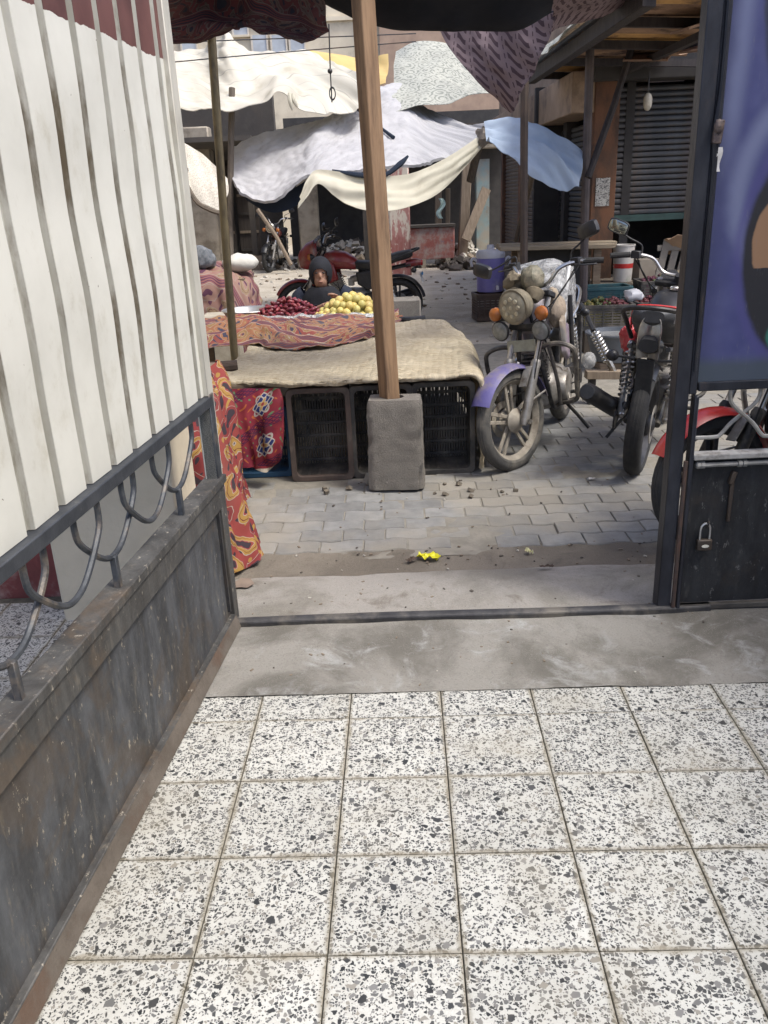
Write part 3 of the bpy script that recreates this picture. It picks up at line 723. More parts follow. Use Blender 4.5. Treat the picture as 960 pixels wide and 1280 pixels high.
def plastic_film(name, tint, dens):
    m = Mat(name); co = m.co(); n = m.noise(co, 14, 6, .7, 1.2)
    m.col(m.mix(n.sm(.35, .7), tint, tuple(min(1, k * 1.8) for k in tint))); m.rough(.18, 0, .6); m.bump(m.noise(co, 22, 5, .7, 1.5), .9, .02)
    t = m.nt.nodes.new('ShaderNodeBsdfTransparent'); mx = m.nt.nodes.new('ShaderNodeMixShader')
    m.nt.links.new((n.sm(.3, .75) * .5 + dens).k, mx.inputs[0]); out = m.nt.nodes['Material Output']
    m.nt.links.new(t.outputs[0], mx.inputs[1]); m.nt.links.new(m.b.outputs[0], mx.inputs[2]); m.nt.links.new(mx.outputs[0], out.inputs[0]); return m.mat
FILM = plastic_film('clear_plastic_film', (.38, .38, .37), .42)
REDFILM = mk('red_plastic_bag', (.48, .03, .04), (.62, .10, .10), 10, .22, 0, .9, 24, spec=.6)

def selip(cx, y0, cz, hy, hz, n=16, p=2.6, top=1.):
    out = []
    for k in range(n):
        a = 2 * math.pi * k / n; c, s = math.cos(a), math.sin(a)
        yy = math.copysign(abs(c) ** (2 / p), c) * hy; zz = math.copysign(abs(s) ** (2 / p), s) * hz
        if s > 0: yy *= top
        out.append(Vector((cx, y0 + yy, cz + zz)))
    return out

def motorcycle(name, label, group, loc, heading, lean=0., steer=0., o=None):
    o = o or {}; g = o.get
    R = g('R', .300); root = thing(name, label, 'motorcycle', loc, heading, group, rx=lean)
    fx, rx_ = .63, -.61
    rub, rim, frame_m = g('tyre', RUBBER), g('rim', BLACKRIM), g('frame', BLACKF)
    St = Matrix.Translation((.46, 0, 0)) @ Matrix.Rotation(steer, 4, 'Z') @ Matrix.Translation((-.46, 0, 0))
    def P(nm, mb, mat, parent=root, front=False, **k):
        if front: mb.xf(St)
        return add(nm, mb, mat, parent, local=True, **k)
    AX = Matrix.Rotation(R_(90), 4, 'X')           # lathe axis -> y
    def wheel(nm, x, wd, front):
        T = Matrix.Translation((x, 0, R)) @ AX; m = MB(); rr = R - .062
        m.ring([(rr + .012, -wd * .36), (rr - .004, -wd * .40), (rr - .020, -wd * .18), (rr - .030, 0), (rr - .020, wd * .18), (rr - .004, wd * .40), (rr + .012, wd * .36), (rr + .004, 0)], 36, T)
        m.lathe([(.02, -.075), (.03, -.07), (.055, -.05), (.075, -.03), (.05, -.015), (.05, .015), (.075, .03), (.055, .05), (.03, .07), (.02, .075)], 20, T)
        for k in range(5):
            a = 2 * math.pi * k / 5 + .3
            for da in (-.16, .16):
                p0 = Vector((math.cos(a + da * 2.2) * .05, 0, math.sin(a + da * 2.2) * .05)); p1 = Vector((math.cos(a + da * .75) * (rr - .012), 0, math.sin(a + da * .75) * (rr - .012)))
                c = Vector((x, 0, R)); m.bar(c + p0, c + p1, .022, .013, up=(0, 1, 0))
        w_ = P(nm, m, rim, front=front, bevel=.002)
        m = MB(); h = .052; prof = []
        for k in range(15):
            a = math.pi * (k / 14) - math.pi / 2
            prof.append((R - h + h * max(0, math.cos(a)) ** .7, wd / 2 * math.sin(a) * 1.0))
        prof += [(R - h - .012, wd * .40), (R - h - .018, 0), (R - h - .012, -wd * .40)]
        m.ring(prof, 40, T)
        for ry in (-.24, -.08, .08, .24): m.ring([(R - .0035 - ry * ry * .12, wd * (ry - .035)), (R + .0022 - ry * ry * .12, wd * (ry - .03)), (R + .0022 - ry * ry * .12, wd * (ry + .03)), (R - .0035 - ry * ry * .12, wd * (ry + .035))], 40, T)
        P('tyre', m, rub, w_, front=front)
        m = MB(); m.ring([(.11, .058), (.11, .062), (.07, .062), (.07, .058)], 24, T); P('brake_disc', m, g('disc', ALLOY), w_, front=front)
        return w_
    wheel('front_wheel', fx, .082, True); wheel('rear_wheel', rx_, .098, False)
    # fork
    top = Vector((.285, 0, 1.0)); ax = Vector((fx, 0, R)); d = (top - ax)
    for sy in (-1, 1):
        off = Vector((0, sy * .098, 0)); m = MB(); m.tube([ax + off + d * .38, ax + off + d * 1.0], .0165, 10); f_ = P('fork_leg', m, g('forkm', CHROME), front=True)
        m = MB(); m.tube([ax + off + d * -.03, ax + off + d * .02, ax + off + d * .40, ax + off + d * .44, ax + off + d * .47], [.020, .028, .027, .031, .024], 12); P('slider', m, g('slider', ALLOY), f_, front=True)
        if g('gaiter'):
            m = MB(); m.tube([ax + off + d * (.42 + .02 * k) for k in range(16)], [.03 + .005 * (k % 2) for k in range(16)], 10); P('gaiter', m, BLACKP, f_, front=True)
    for t in (.72, .97):
        m = MB(); p = ax + d * t; m.box(p, (.07, .25, .035), (0, -R_(24), 0)); P('fork_yoke', m, g('yoke', BLACKF), front=True, bevel=.008, seg=2)
    # front mudguard
    def guard(cx, cz, r, a0, a1, wd, n=18, drop=.028):
        rows = []
        for i in range(n + 1):
            a = a0 + (a1 - a0) * i / n; rows.append([Vector((cx + math.cos(a) * (r - drop * abs(q) ** 2.2), q * wd / 2, cz + math.sin(a) * (r - drop * abs(q) ** 2.2))) for q in (-1, -.8, -.45, 0, .45, .8, 1)])
        mb = MB(); mb.grid(rows); return mb
    fm = guard(fx, R, R + g('fgap', .030), R_(28), R_(165), .13)
    P('front_mudguard', fm, g('fender', MAUVE), front=True, solid=.005)
    for sy in (-1, 1):
        m = MB(); m.bar((fx - .11, sy * .075, R + .30), (fx - .02, sy * .09, R + .20), .006, .05, (0, 1, 0)); pass
        P('mudguard_stay', m, g('stay', ALLOY), front=True)
        m = MB(); m.tube([(fx - .27, sy * .066, R + .12), (fx - .10, sy * .085, R + .10)], .006, 6); P('mudguard_brace', m, g('stay', ALLOY), front=True)
    # lamp, indicators, gauges
    lx, lz = g('lamp', (.50, .945)); fwd = Matrix.Translation((lx, 0, lz)) @ Matrix.Rotation(R_(90 + g('lamp_tilt', 4)), 4, 'Y')
    if not g('fairing'):
        m = MB(); m.lathe([(.02, -.12), (.06, -.105), (.092, -.05), (.100, .0), (.105, .014), (.100, .022), (.088, .022)], 26, fwd, caps=True)
        hl = P('headlight', m, g('lampm', KHAKI), front=True)
        m = MB(); m.lathe([(.088, .0225), (.07, .034), (.03, .040), (.002, .041)], 24, fwd); P('lens', m, g('glass', GLASSY), hl, front=True)
        m = MB()
        for k in range(9):
            a = 2 * math.pi * k / 8; q = (0 if k == 8 else .048); m.lathe([(.014, .034), (.012, .042), (.004, .045)], 8, fwd @ Matrix.Translation((math.cos(a) * q, math.sin(a) * q, 0)))
        P('reflector', m, mk('led_reflector', (.50, .46, .34), (.38, .34, .25), 60, .35, .3), hl, front=True)
    for sy in (-1, 1):
        p = Vector((.47, sy * .165, .90 + g('ind_dz', 0))); m = MB(); m.tube([(.42, sy * .08, p.z - .01), (p.x - .02, sy * .14, p.z)], .009, 6)
        M_ = Matrix.Translation(p) @ Matrix.Rotation(R_(90), 4, 'Y'); m.lathe([(.015, -.055), (.038, -.02), (.042, .0)], 14, M_); iq = P('indicator', m, g('indm', BLACKP), front=True)
        m = MB(); m.lathe([(.0415, .0005), (.040, .018), (.025, .034), (.004, .039)], 14, M_); P('lens', m, ORANGE, iq, front=True)
    if g('horn'):
        for sy in (-1, 1):
            M_ = Matrix.Translation((.47, sy * .145, .80)) @ Matrix.Rotation(R_(96), 4, 'Y'); m = MB(); m.lathe([(.03, -.045), (.058, -.012), (.062, 0), (.055, .006)], 18, M_); hn = P('spot_lamp', m, BLACKF, front=True)
            m = MB(); m.lathe([(.054, .0065), (.035, .016), (.003, .019)], 16, M_)
            P('lens', m, mk('grey_ribbed_glass', (.26, .27, .26), (.17, .18, .175), 40, .3, .3, .4, 40), hn, front=True)
    for sy in (-1, 1):
        M_ = Matrix.Translation((.375, sy * .062, 1.01)) @ Matrix.Rotation(R_(-38), 4, 'Y'); m = MB(); m.lathe([(.035, -.06), (.052, -.03), (.055, 0), (.05, .006)], 16, M_); P('gauge', m, g('gaugem', BLACKP), front=True)
    # handlebar
    hb = MB(); hbp = []
    hw, hz = g('bar_w', .37), g('bar_z', 1.13)
    for sy in (-1,): pass
    path = [(.10, -hw, hz), (.17, -hw * .70, hz + .012), (.25, -.155, hz - .01), (.285, -.075, 1.035), (.285, .075, 1.035), (.25, .155, hz - .01), (.17, hw * .70, hz + .012), (.10, hw, hz)]
    hb.tube(path, .0115, 8, smooth=48); bar_ = P('handlebar', hb, g('barm', CHROME), front=True)
    for sy in (-1, 1):
        m = MB(); m.tube([(.095, sy * (hw + .005), hz), (.155, sy * hw * .73, hz + .010)], .0175, 10); P('grip', m, RUBBER, bar_, front=True)
        m = MB(); m.box((.175, sy * hw * .64, hz + .012), (.05, .055, .045)); m.tube([(.20, sy * hw * .62, hz + .004), (.225, sy * hw * .80, hz - .004), (.17, sy * hw * 1.02, hz - .01)], .006, 6, smooth=12); P('lever', m, BLACKP, bar_, front=True, bevel=.004)
        ms = g('mirror', {-1: (.25, -.40, 1.17), 1: (.12, .36, 1.285)}).get(sy)
        if ms:
            m = MB(); st_ = Vector((.19, sy * hw * .56, hz + .02)); q = Vector(ms); m.tube([st_, st_ + Vector((0, sy * .01, .05)), (st_ + q) / 2 + Vector((0, 0, .02)), q], .0055, 7, smooth=14); mr = P('mirror_stem', m, g('stemm', BLACKF), front=True)
            m = MB(); Mq = Matrix.Translation(q) @ Matrix.Rotation(R_(18 * sy), 4, 'X') @ Matrix.Rotation(g('mirror_yaw', 0) * sy, 4, 'Z')
            def rr_(x, hy, hz_): return [Mq @ v for v in selip(x, 0, .02, hy, hz_, 14, 4)]
            m.loft([rr_(.035, .03, .018), rr_(.022, .062, .038), rr_(-.002, .068, .043), rr_(-.006, .066, .041)]); ms_ = P('mirror', m, g('mshell', BLACKP), mr, front=True)
            m = MB(); m.loft([rr_(-.0065, .061, .036), rr_(-.008, .058, .033)]); P('glass', m, MIRROR, ms_, front=True)
    # cables
    for k, (a, b, c) in enumerate((((.2, .24, hz), (.34, .2, .98), (.40, .05, .84)), ((.2, -.24, hz), (.36, -.18, 1.0), (.38, -.04, .82)), ((.2, .26, hz), (.42, .16, .86), (fx - .05, .10, R + .06)))):
        m = MB(); m.tube([a, b, c], .0045, 6, smooth=18); P('cable', m, RUBBER, front=True)
    # frame
    m = MB()
    for sy in (-1, 1):
        m.tube([(.30, sy * .02, .93), (.30, sy * .06, .66), (.26, sy * .09, .40), (.16, sy * .10, .26), (-.16, sy * .10, .25), (-.28, sy * .10, .38)], .014, 8, smooth=24)
        m.tube([(.28, sy * .02, .92), (.0, sy * .05, .78), (-.35, sy * .10, .70), (-.78, sy * .10, .76)], .014, 8, smooth=16)
        m.tube([(-.28, sy * .10, .38), (-.50, sy * .11, .72)], .012, 8)
        m.tube([(-.24, sy * .08, .42), (rx_, sy * .085, R)], .019, 8)
    m.tube([(.33, 0, .86), (.27, 0, 1.03)], .032, 10); P('frame', m, frame_m)
    # engine
    m = MB(); m.loft([selip(.20, 0, .37, .10, .10), selip(.15, 0, .37, .14, .125), selip(-.05, 0, .37, .15, .13), selip(-.22, 0, .38, .13, .11), selip(-.26, 0, .38, .08, .07)]); en = P('engine', m, g('engine', ALLOY), bevel=.004)
    for sy in (-1, 1):
        m = MB(); Mx = Matrix.Translation((.07, sy * .145, .37)) @ Matrix.Rotation(R_(-90 * sy), 4, 'X'); m.lathe([(.095, -.03), (.095, .02), (.085, .035), (.03, .045), (.003, .046)], 20, Mx); Mx = Matrix.Translation((-.13, sy * .13, .39)) @ Matrix.Rotation(R_(-90 * sy), 4, 'X'); m.lathe([(.065, -.03), (.065, .025), (.02, .04), (.003, .041)], 16, Mx); P('engine_cover', m, g('cover', ALLOY), en)
    m = MB(); cd = Vector((.35, 0, 1)).normalized()
    for k in range(9):
        m.box(Vector((.12, 0, .47)) + cd * (.024 * k), (.17 if k < 7 else .15, .19 if k < 7 else .16, .009), (0, R_(19), 0))
    m.box(Vector((.12, 0, .47)) + cd * .10, (.11, .13, .22), (0, R_(19), 0)); P('cylinder', m, g('cyl', ALLOY), en)
    m = MB(); m.tube([(-.02, .0, .60), (-.16, .0, .62)], [.035, .05], 12); m.box((-.03, .0, .57), (.07, .08, .09)); P('carburettor', m, ALLOY, en, bevel=.006)
    # exhaust on the right side
    E_ = g('exh', -1)
    m = MB(); m.tube([(.22, E_ * .06, .62), (.31, E_ * .09, .55), (.27, E_ * .14, .32), (.12, E_ * .16, .25), (-.20, E_ * .165, .25)], .021, 10, smooth=26); ex = P('exhaust_pipe', m, g('pipe', CHROME))
    m = MB(); m.tube([(E_ * .18, E_ * .165, .25), (-.26, E_ * .17, .27), (-.42, E_ * .175, .31), (-.80 - g('exh_out', 0), E_ * (.18 + g('exh_out', 0)), .41 + g('exh_rise', 0)), (-.83 - g('exh_out', 0), E_ * (.18 + g('exh_out', 0)), .417 + g('exh_rise', 0))], [.022, .042, .052, .050, .038], 14); mf = P('muffler', m, g('muff', CHROME), ex)
    m = MB(); m.bar((-.42, E_ * .232, .32), (-.70, E_ * .236, .40 + g('exh_rise', 0) * .7), .004, .05, (0, 0, 1)); P('heat_shield', m, g('shield', CHROME), ex, bevel=.002)
    # tank
    if not g('no_tank'):
        zt = g('tank_z', 0); m = MB(); m.loft([selip(.31, 0, .83 + zt, .05, .05), selip(.27, 0, .84 + zt, .12, .09), selip(.16, 0, .845 + zt, .155, .115, top=.9), selip(.02, 0, .83 + zt, .15, .105, top=.85), selip(-.09, 0, .79 + zt, .10, .075, top=.8), selip(-.13, 0, .77 + zt, .06, .05)])
        tk = P('tank', m, g('tank', PURPLEWHITE))
        m = MB(); m.lathe([(.035, 0), (.035, .014), (.028, .02), (.004, .021)], 16, Matrix.Translation((.13, 0, .957 + zt))); P('fuel_cap', m, CHROME, tk)
    # seat
    sz = g('seat_z', 0); m = MB(); ss = g('seat', BLACKV)
    m.loft([selip(-.08, 0, .79, .07, .04, p=3), selip(-.14, 0, .775, .115, .05, p=3), selip(-.30, 0, .76, .135, .055, p=3.2), selip(-.44, 0, .79 + sz * .5, .14, .06, p=3.2), selip(-.62, 0, .835 + sz, .135, .055, p=3.2), selip(-.76, 0, .86 + sz, .11, .05, p=3), selip(-.80, 0, .865 + sz, .06, .03, p=3)]); se = P('seat', m, ss)
    if g('piping'):
        for q in (0, .018):
            m = MB(); m.tube([(-.50 - q, -.143, .77 + sz * .6), (-.52 - q, -.141, .85 + sz), (-.55 - q, -.09, .886 + sz), (-.55 - q, .09, .886 + sz), (-.52 - q, .141, .85 + sz), (-.50 - q, .143, .77 + sz * .6)], .005, 6, smooth=26); P('piping', m, REDP, se)
    # side panels
    for sy in (-1, 1):
        m = MB(); poly = [(-.10, .70), (-.12, .55), (-.26, .47), (-.40, .55), (-.46, .68), (-.30, .73)]
        c0 = Vector((-.28, sy * .135, .61)); r0 = [Vector((x, sy * .115, z)) for x, z in poly]; r1 = [Vector((c0.x + (x - c0.x) * .85, sy * .145, c0.z + (z - c0.z) * .85)) for x, z in poly]; m.loft([r0, r1]); P('side_panel', m, g('side', BLACKP), bevel=.01, seg=2)
    # rear mudguard, tail lamp, plate
    rm = guard(rx_, R, R + .045, R_(g('rg_end', 168)), R_(58), g('rg_w', .15)); P('rear_mudguard', rm, g('rfender', BLACKP), solid=.005)
    m = MB(); m.loft([selip(-.72, 0, .76, .07, .05), selip(-.84 + g('no_lamp', 0) * .05, 0, .78, .06, .045), selip(-.90 + g('no_lamp', 0) * .09, 0, .775, .05, .035)]); tl = P('tail', m, g('tailm', BLACKP))
    if not g('no_lamp'): m = MB(); m.loft([selip(-.901, 0, .775, .05, .035), selip(-.925, 0, .772, .045, .03)]); P('tail_lamp', m, REDLENS, tl)
    for sy in (-1, 1):
        m = MB(); m.tube([(-.80, sy * .06, .70), (-.82, sy * .15, .71)], .008, 6); m.ball((-.825, sy * .175, .71), (.035, .035, .032), 10, 6); P('rear_indicator', m, g('indm', BLACKP), tl)
    if not g('no_plate'):
     m = MB(); m.box((-.905, 0, .60), (.004, .17, .12), (0, R_(18), 0)); pl = P('number_plate', m, mk('plate_white', (.62, .63, .62), (.5, .51, .5), 20, .5), tl); m = MB(); m.box((-.914, 0, .645), (.004, .168, .03), (0, R_(18), 0)); P('plate_band', m, mk('plate_blue', (.03, .22, .5), (.03, .18, .42), 20, .5), pl)
    if g('grab'):
        m = MB(); m.tube([(-.40, -.15, .74), (-.55, -.17, .80 + sz), (-.78, -.15, .89 + sz), (-.88, 0, .92 + sz), (-.78, .15, .89 + sz), (-.55, .17, .80 + sz), (-.40, .15, .74)], .013, 8, smooth=32); P('grab_rail', m, g('grabm', BLACKF))
    # shocks
    for sy in (-1, 1):
        a, b = Vector((-.46, sy * .135, .71)), Vector((rx_ + .02, sy * .125, R + .03)); m = MB(); m.tube([a, b], .012, 8); M0 = a.lerp(b, .65); m.tube([M0, b], .022, 10); m.ball(a, .024, 8, 6); m.ball(b, .024, 8, 6); sh = P('shock_absorber', m, g('shockm', CHROME))
        ts = (b - a).normalized(); e1 = ts.cross(Vector((0, 1, 0))).normalized(); e2 = ts.cross(e1); pts = []
        for k in range(9 * 10 + 1):
            t = .08 + .66 * k / 90; an = 2 * math.pi * k / 10; pts.append(a.lerp(b, t) + (e1 * math.cos(an) + e2 * math.sin(an)) * .030)
        m = MB(); m.tube(pts, .0065, 5); P('spring', m, g('spring', CHROME), sh)
    # small fittings
    for sy in (1,):
        m = MB(); m.box((fx - .085, .078, R + .075), (.07, .035, .05), (0, R_(35), 0)); P('brake_caliper', m, BLACKF, front=True, bevel=.008)
    m = MB(); m.tube([(.02, .16, .36), (.10, .19, .33), (.14, .20, .31), (.14, .26, .31)], .008, 6); P('gear_pedal', m, CHROME)
    m = MB(); m.tube([(-.12, -.15, .40), (-.13, -.19, .44), (-.20, -.20, .60), (-.20, -.27, .61)], .010, 6, smooth=10); P('kick_lever', m, CHROME)
    m = MB(); m.tube([(.20, .02, .70), (.24, .05, .74), (.12, .09, .80), (-.05, .08, .72)], .005, 6, smooth=14); P('spark_lead', m, RUBBER)
    for k in range(4):
        m = MB(); s0 = (-1) ** k; m.tube([(.31 - .02 * k, s0 * .03, .90), (.27, s0 * (.07 + .01 * k), .74), (.20 - .03 * k, s0 * .09, .60), (.10, s0 * .11, .50 - .03 * k)], .004 + .0012 * (k % 2), 5, smooth=14); P('wiring', m, RUBBER)
    m = MB(); m.tube([(-.20, .145, .44), (-.40, .15, .40), (rx_, .15, R + .04)], .006, 5); m.tube([(-.20, .145, .33), (-.40, .15, .30), (rx_, .15, R - .04)], .006, 5); m.lathe([(.05, 0), (.055, .008)], 16, Matrix.Translation((rx_, .145, R)) @ Matrix.Rotation(R_(-90), 4, 'X')); P('chain', m, BLACKF)
    for sy in (-1, 1):
        m = MB(); m.lathe([(.016, 0), (.016, .012)], 6, Matrix.Translation((fx, sy * .13, R)) @ Matrix.Rotation(R_(-90 * sy), 4, 'X')); P('axle_nut', m, CHROME, front=True)
    # chain case, pegs, stand
    m = MB(); m.bar((-.20, .115, .41), (-.60, .115, .37), .02, .075); P('chain_case', m, g('cover2', BLACKP), bevel=.01)
    for sy in (-1, 1):
        m = MB(); m.tube([(-.12, sy * .10, .29), (-.12, sy * .26, .30)], .012, 8); P('footpeg', m, RUBBER)
    m = MB(); m.tube([(-.06, .11, .27), (-.10, .20, .14), (-.13, .26, .022 - g('stand_dz', 0))], .011, 8); P('side_stand', m, frame_m)
    if g('crash'):
        for sy in (-1, 1):
            m = MB(); m.tube([(.28, sy * .05, .66), (.30, sy * .16, .685), (.30, sy * .25, .66), (.285, sy * .275, .60), (.24, sy * .265, .42), (.20, sy * .25, .315), (.12, sy * .13, .275)], .0145, 8, smooth=34); P('crash_bar', m, g('crashm', RUSTBAR))
            if g('crash') > 1:
                m = MB(); m.tube([(.29, sy * .12, .675), (.25, sy * .15, .45), (.20, sy * .15, .29)], .012, 8, smooth=12); m.bar((.20, sy * .27, .35), (-.10, sy * .20, .30), .03, .02); P('crash_bar_strut', m, g('crashm', RUSTBAR))
    if g('fairing'):
        fm_ = g('fairing'); m = MB()
        m.loft([selip(.62, 0, .84, .03, .05), selip(.58, 0, .86, .11, .11), selip(.50, 0, .89, .155, .16), selip(.40, 0, .92, .16, .17), selip(.36, 0, .92, .13, .14)]); fo = P('fairing', m, fm_, front=False)
        m = MB(); rows = []
        for i in range(7):
            t = i / 6; rows.append([Vector((.55 - .20 * t - .06 * q * q, q * (.13 - .03 * t), .96 + .17 * t)) for q in (-1, -.66, -.33, 0, .33, .66, 1)])
        m.grid(rows); P('windscreen', m, plastic_film_ws, fo, solid=.004)
        m = MB(); m.ball((.60, 0, .84), (.03, .08, .06), 12, 8); P('headlight', m, GLASSY, fo)
        for sy in (-1, 1):
            m = MB(); poly = [(.42, .86), (.30, .92), (.14, .80), (.10, .62), (.26, .56), (.40, .70)]; m.loft([[Vector((x, sy * .14, z)) for x, z in poly], [Vector((.27 + (x - .27) * .9, sy * .19, .74 + (z - .74) * .9)) for x, z in poly]]); P('shroud', m, fm_, bevel=.012, seg=2)
    return root
plastic_film_ws = plastic_film('smoked_screen', (.10, .09, .09), .45)

def face(dx, dy): return math.atan2(dy, dx)
# the dusty roadster beside the stall
MF, MR = Vector((.87, 4.80, -.016)), Vector((1.33, 5.95, -.016)); mc = (MF + MR) / 2
main_bike = motorcycle('motorcycle', 'dusty motorcycle with mauve front mudguard and round khaki headlamp beside the stall', None, mc, face(MF.x - MR.x, MF.y - MR.y), lean=R_(6), steer=R_(-24),
    o=dict(tyre=DUSTYRUBBER, rim=DUSTYRIM, disc=DUSTYRIM, fender=MAUVE, tank=PURPLEWHITE, seat=BLACKV, crash=2, horn=1, R=.302, gaugem=KHAKI, lampm=mk('khaki_enamel', (.22, .19, .13), (.15, .13, .09), 14, .6, .2, .2, 50, dirt=(.32, .28, .21), dscale=6), side=mk('striped_side_paint', (.40, .38, .37), (.20, .14, .20), 9, .45, 0, .1, 50, dirt=(.22, .17, .12), dscale=6), rfender=CHROME, stay=ALLOY, bar_w=.345, mirror={-1: (.27, -.40, 1.12), 1: (.16, .31, 1.29)}, stand_dz=-.02, grab=1, grabm=CHROME))
STM = Matrix.Translation((.46, 0, 0)) @ Matrix.Rotation(R_(-24), 4, 'Z') @ Matrix.Translation((-.46, 0, 0))
def on_bike(nm, mb, mat, root, **k): return add(nm, mb, mat, root, local=True, **k)
# clear plastic wrapped over tank and seat, khaki cloth over the gauges, rag on the tank side
m = MB(); rings = []
for t, x, hy, hz, cz in ((0, .04, .12, .08, .92), (.2, -.04, .18, .16, .92), (.4, -.18, .205, .215, .925), (.6, -.34, .205, .215, .925), (.8, -.47, .18, .18, .90), (1, -.54, .10, .10, .88)):
    rings.append([v + Vector((noise.noise(v * 9) * .03, noise.noise(v * 9 + Vector((5, 0, 0))) * .028, noise.noise(v * 8 + Vector((0, 9, 0))) * .025)) for v in selip(x, 0, cz, hy, hz, 26, 3)])
m.loft(rings); on_bike('plastic_wrap', m, FILM, main_bike)
m = MB(); m.tube([(.0, .165, .74), (-.10, .185, .98), (-.22, .19, 1.09), (-.40, .175, 1.08), (-.50, .15, .96), (-.52, .15, .72)], .014, 7, smooth=30); on_bike('plastic_edge', m, mk('white_plastic_edge', (.55, .55, .54), (.42, .42, .41), 20, .4, 0, .3, 30), main_bike)
def lump(c, r, amp, fr, sd, n=20, mm=14):
    mb = MB(); mb.ball((0, 0, 0), r, n, mm)
    for i, v in enumerate(mb.v):
        nn = v.normalized(); mb.v[i] = v + nn * (noise.noise(v * fr + Vector((sd, 0, 0))) * amp + noise.noise(v * fr * 2.4 + Vector((0, sd, 0))) * amp * .5) + Vector(c)
    return mb
on_bike('gauge_wrap', lump((.36, -.10, 1.07), (.06, .07, .06), .028, 18, 1).xf(STM), KHAKI, main_bike)
on_bike('gauge_wrap', lump((.35, .03, 1.085), (.07, .07, .07), .02, 16, 4).xf(STM), mk('olive_wrap', (.14, .135, .09), (.08, .075, .05), 10, .55, 0, .5, 30, dirt=(.33, .29, .21), dscale=9), main_bike)
on_bike('rag', lump((.17, .15, .88), (.10, .05, .11), .03, 14, 7), mk('beige_rag', (.33, .27, .20), (.24, .19, .14), 18, .95, 0, .6, 40), main_bike)
m = MB(); m.loft([[Vector((.24 + .1 * a, .19 + .01 * b, .74 + c)) for a, b, c in ((-.6, 0, .10), (.5, 0, .08), (.45, 0, -.04), (.0, 0, -.10), (-.5, 0, -.06))], [Vector((.23 + .1 * a, .215, .74 + c)) for a, b, c in ((-.5, 0, .09), (.4, 0, .07), (.36, 0, -.03), (.0, 0, -.085), (-.4, 0, -.05))]]); on_bike('tank_shroud', m, mk('grey_shroud', (.24, .235, .22), (.17, .165, .155), 10, .5, .1, .1, 50, dirt=(.33, .27, .20), dscale=8), main_bike, bevel=.01, seg=2)
m = MB(); m.tube([(-.06, .20, .56), (-.07, .205, .92)], .0155, 8); on_bike('black_pipe', m, BLACKP, main_bike)
m = MB(); m.box((.40, -.02, .70), (.012, .17, .07)); on_bike('number_plate', m, mk('faded_plate', (.42, .40, .28), (.3, .28, .2), 20, .6), main_bike, bevel=.004)
m = MB(); m.ball((-.62, .215, .40), (.06, .05, .06), 14, 9); on_bike('wrapped_indicator', m, FILM, main_bike)

# black bike tail-on behind the gate leaf
A3, H3 = Vector((1.47, 4.64, -.016)), Vector((.43, .90, 0)).normalized()
bike3 = motorcycle('motorcycle', 'black motorcycle with grey red-piped seat and chrome tail mudguard, black silencer towards the street', None, A3 + H3 * .61, face(H3.x, H3.y), lean=R_(4), steer=R_(-8),
    o=dict(tank=BLACKP, seat=VINYL, piping=1, rfender=BLACKP, muff=BLACKP, pipe=BLACKF, shield=BLACKP, crash=1, crashm=BLACKF, fender=BLACKP, exh_rise=.10, exh_out=.09, rg_end=118, rg_w=.11, exh=1, no_plate=1, no_lamp=1, grab=1, seat_z=.06, slider=BLACKF, stand_dz=-.02))
m = lump((-.16, .17, .70), (.14, .07, .12), .035, 11, 3, 26, 18); on_bike('plastic_bag', m, REDFILM, bike3)
m = MB(); rows = []
for i in range(13):
    t = i / 12; z = .70 + .24 * t; rows.append([Vector((-.80 + .015 * math.cos(q * 1.4) * 4 - .03 * math.sin(t * 3.1), q * .058 * math.sqrt(max(.12, 1 - (max(0, t - .6) / .42) ** 2)), z)) for q in (-1, -.7, -.35, 0, .35, .7, 1)])
m.grid(rows); on_bike('tail_guard', m, CHROME, bike3, solid=.005)
m = MB(); m.box((-.79, 0, .54), (.012, .09, .32)); on_bike('mud_flap', m, RUBBER, bike3, bevel=.004)

# red bike in front of it, its front wheel showing past the gate stile
H4 = Vector((-.985, -.17, 0)).normalized(); W4 = Vector((1.475, 3.60, -.012)); bike4 = motorcycle('motorcycle', 'red motorcycle with chrome fork standing close behind the closed gate leaf', None, W4 - H4 * .63, face(H4.x, H4.y), lean=R_(3), steer=R_(10),
    o=dict(fender=REDP, tank=REDP, side=REDP, gaiter=0, slider=BLACKF, forkm=CHROME, crash=1, crashm=CHROME, R=.305, tyre=mk('grey_tyre', (.045, .045, .045), (.07, .068, .062), 14, .9, 0, .3, 80), stand_dz=-.02))
# red faired bike behind the fruit seller
H2 = Vector((-.985, .12, 0)).normalized(); R2 = Vector((.30, 10.75, -.03)); bike2 = motorcycle('motorcycle', 'deep red motorcycle with small fairing and blue-white number plate behind the fruit seller', None, R2 + H2 * .61, face(H2.x, H2.y), lean=R_(-3), steer=R_(12),
    o=dict(fender=DREDP, tank=DREDP, fairing=DREDP, side=BLACKP, seat_z=.02, muff=BLACKP, pipe=BLACKF, shield=BLACKP, stand_dz=-.02, grab=1, tailm=DREDP, bar_z=1.12))
# dark bike in the shade under the blanket awning
H5 = Vector((-.12, -1, 0)).normalized(); F5 = D(343, 334, 19.6); bike5 = motorcycle('motorcycle', 'old motorcycle parked in deep shade by the leaning pole', None, Vector((F5.x, 20.1, -.03)), face(H5.x, H5.y), lean=R_(-3), steer=R_(-12),
    o=dict(fender=BLACKP, tank=DREDP, lampm=CHROME, forkm=CHROME, stand_dz=-.02))
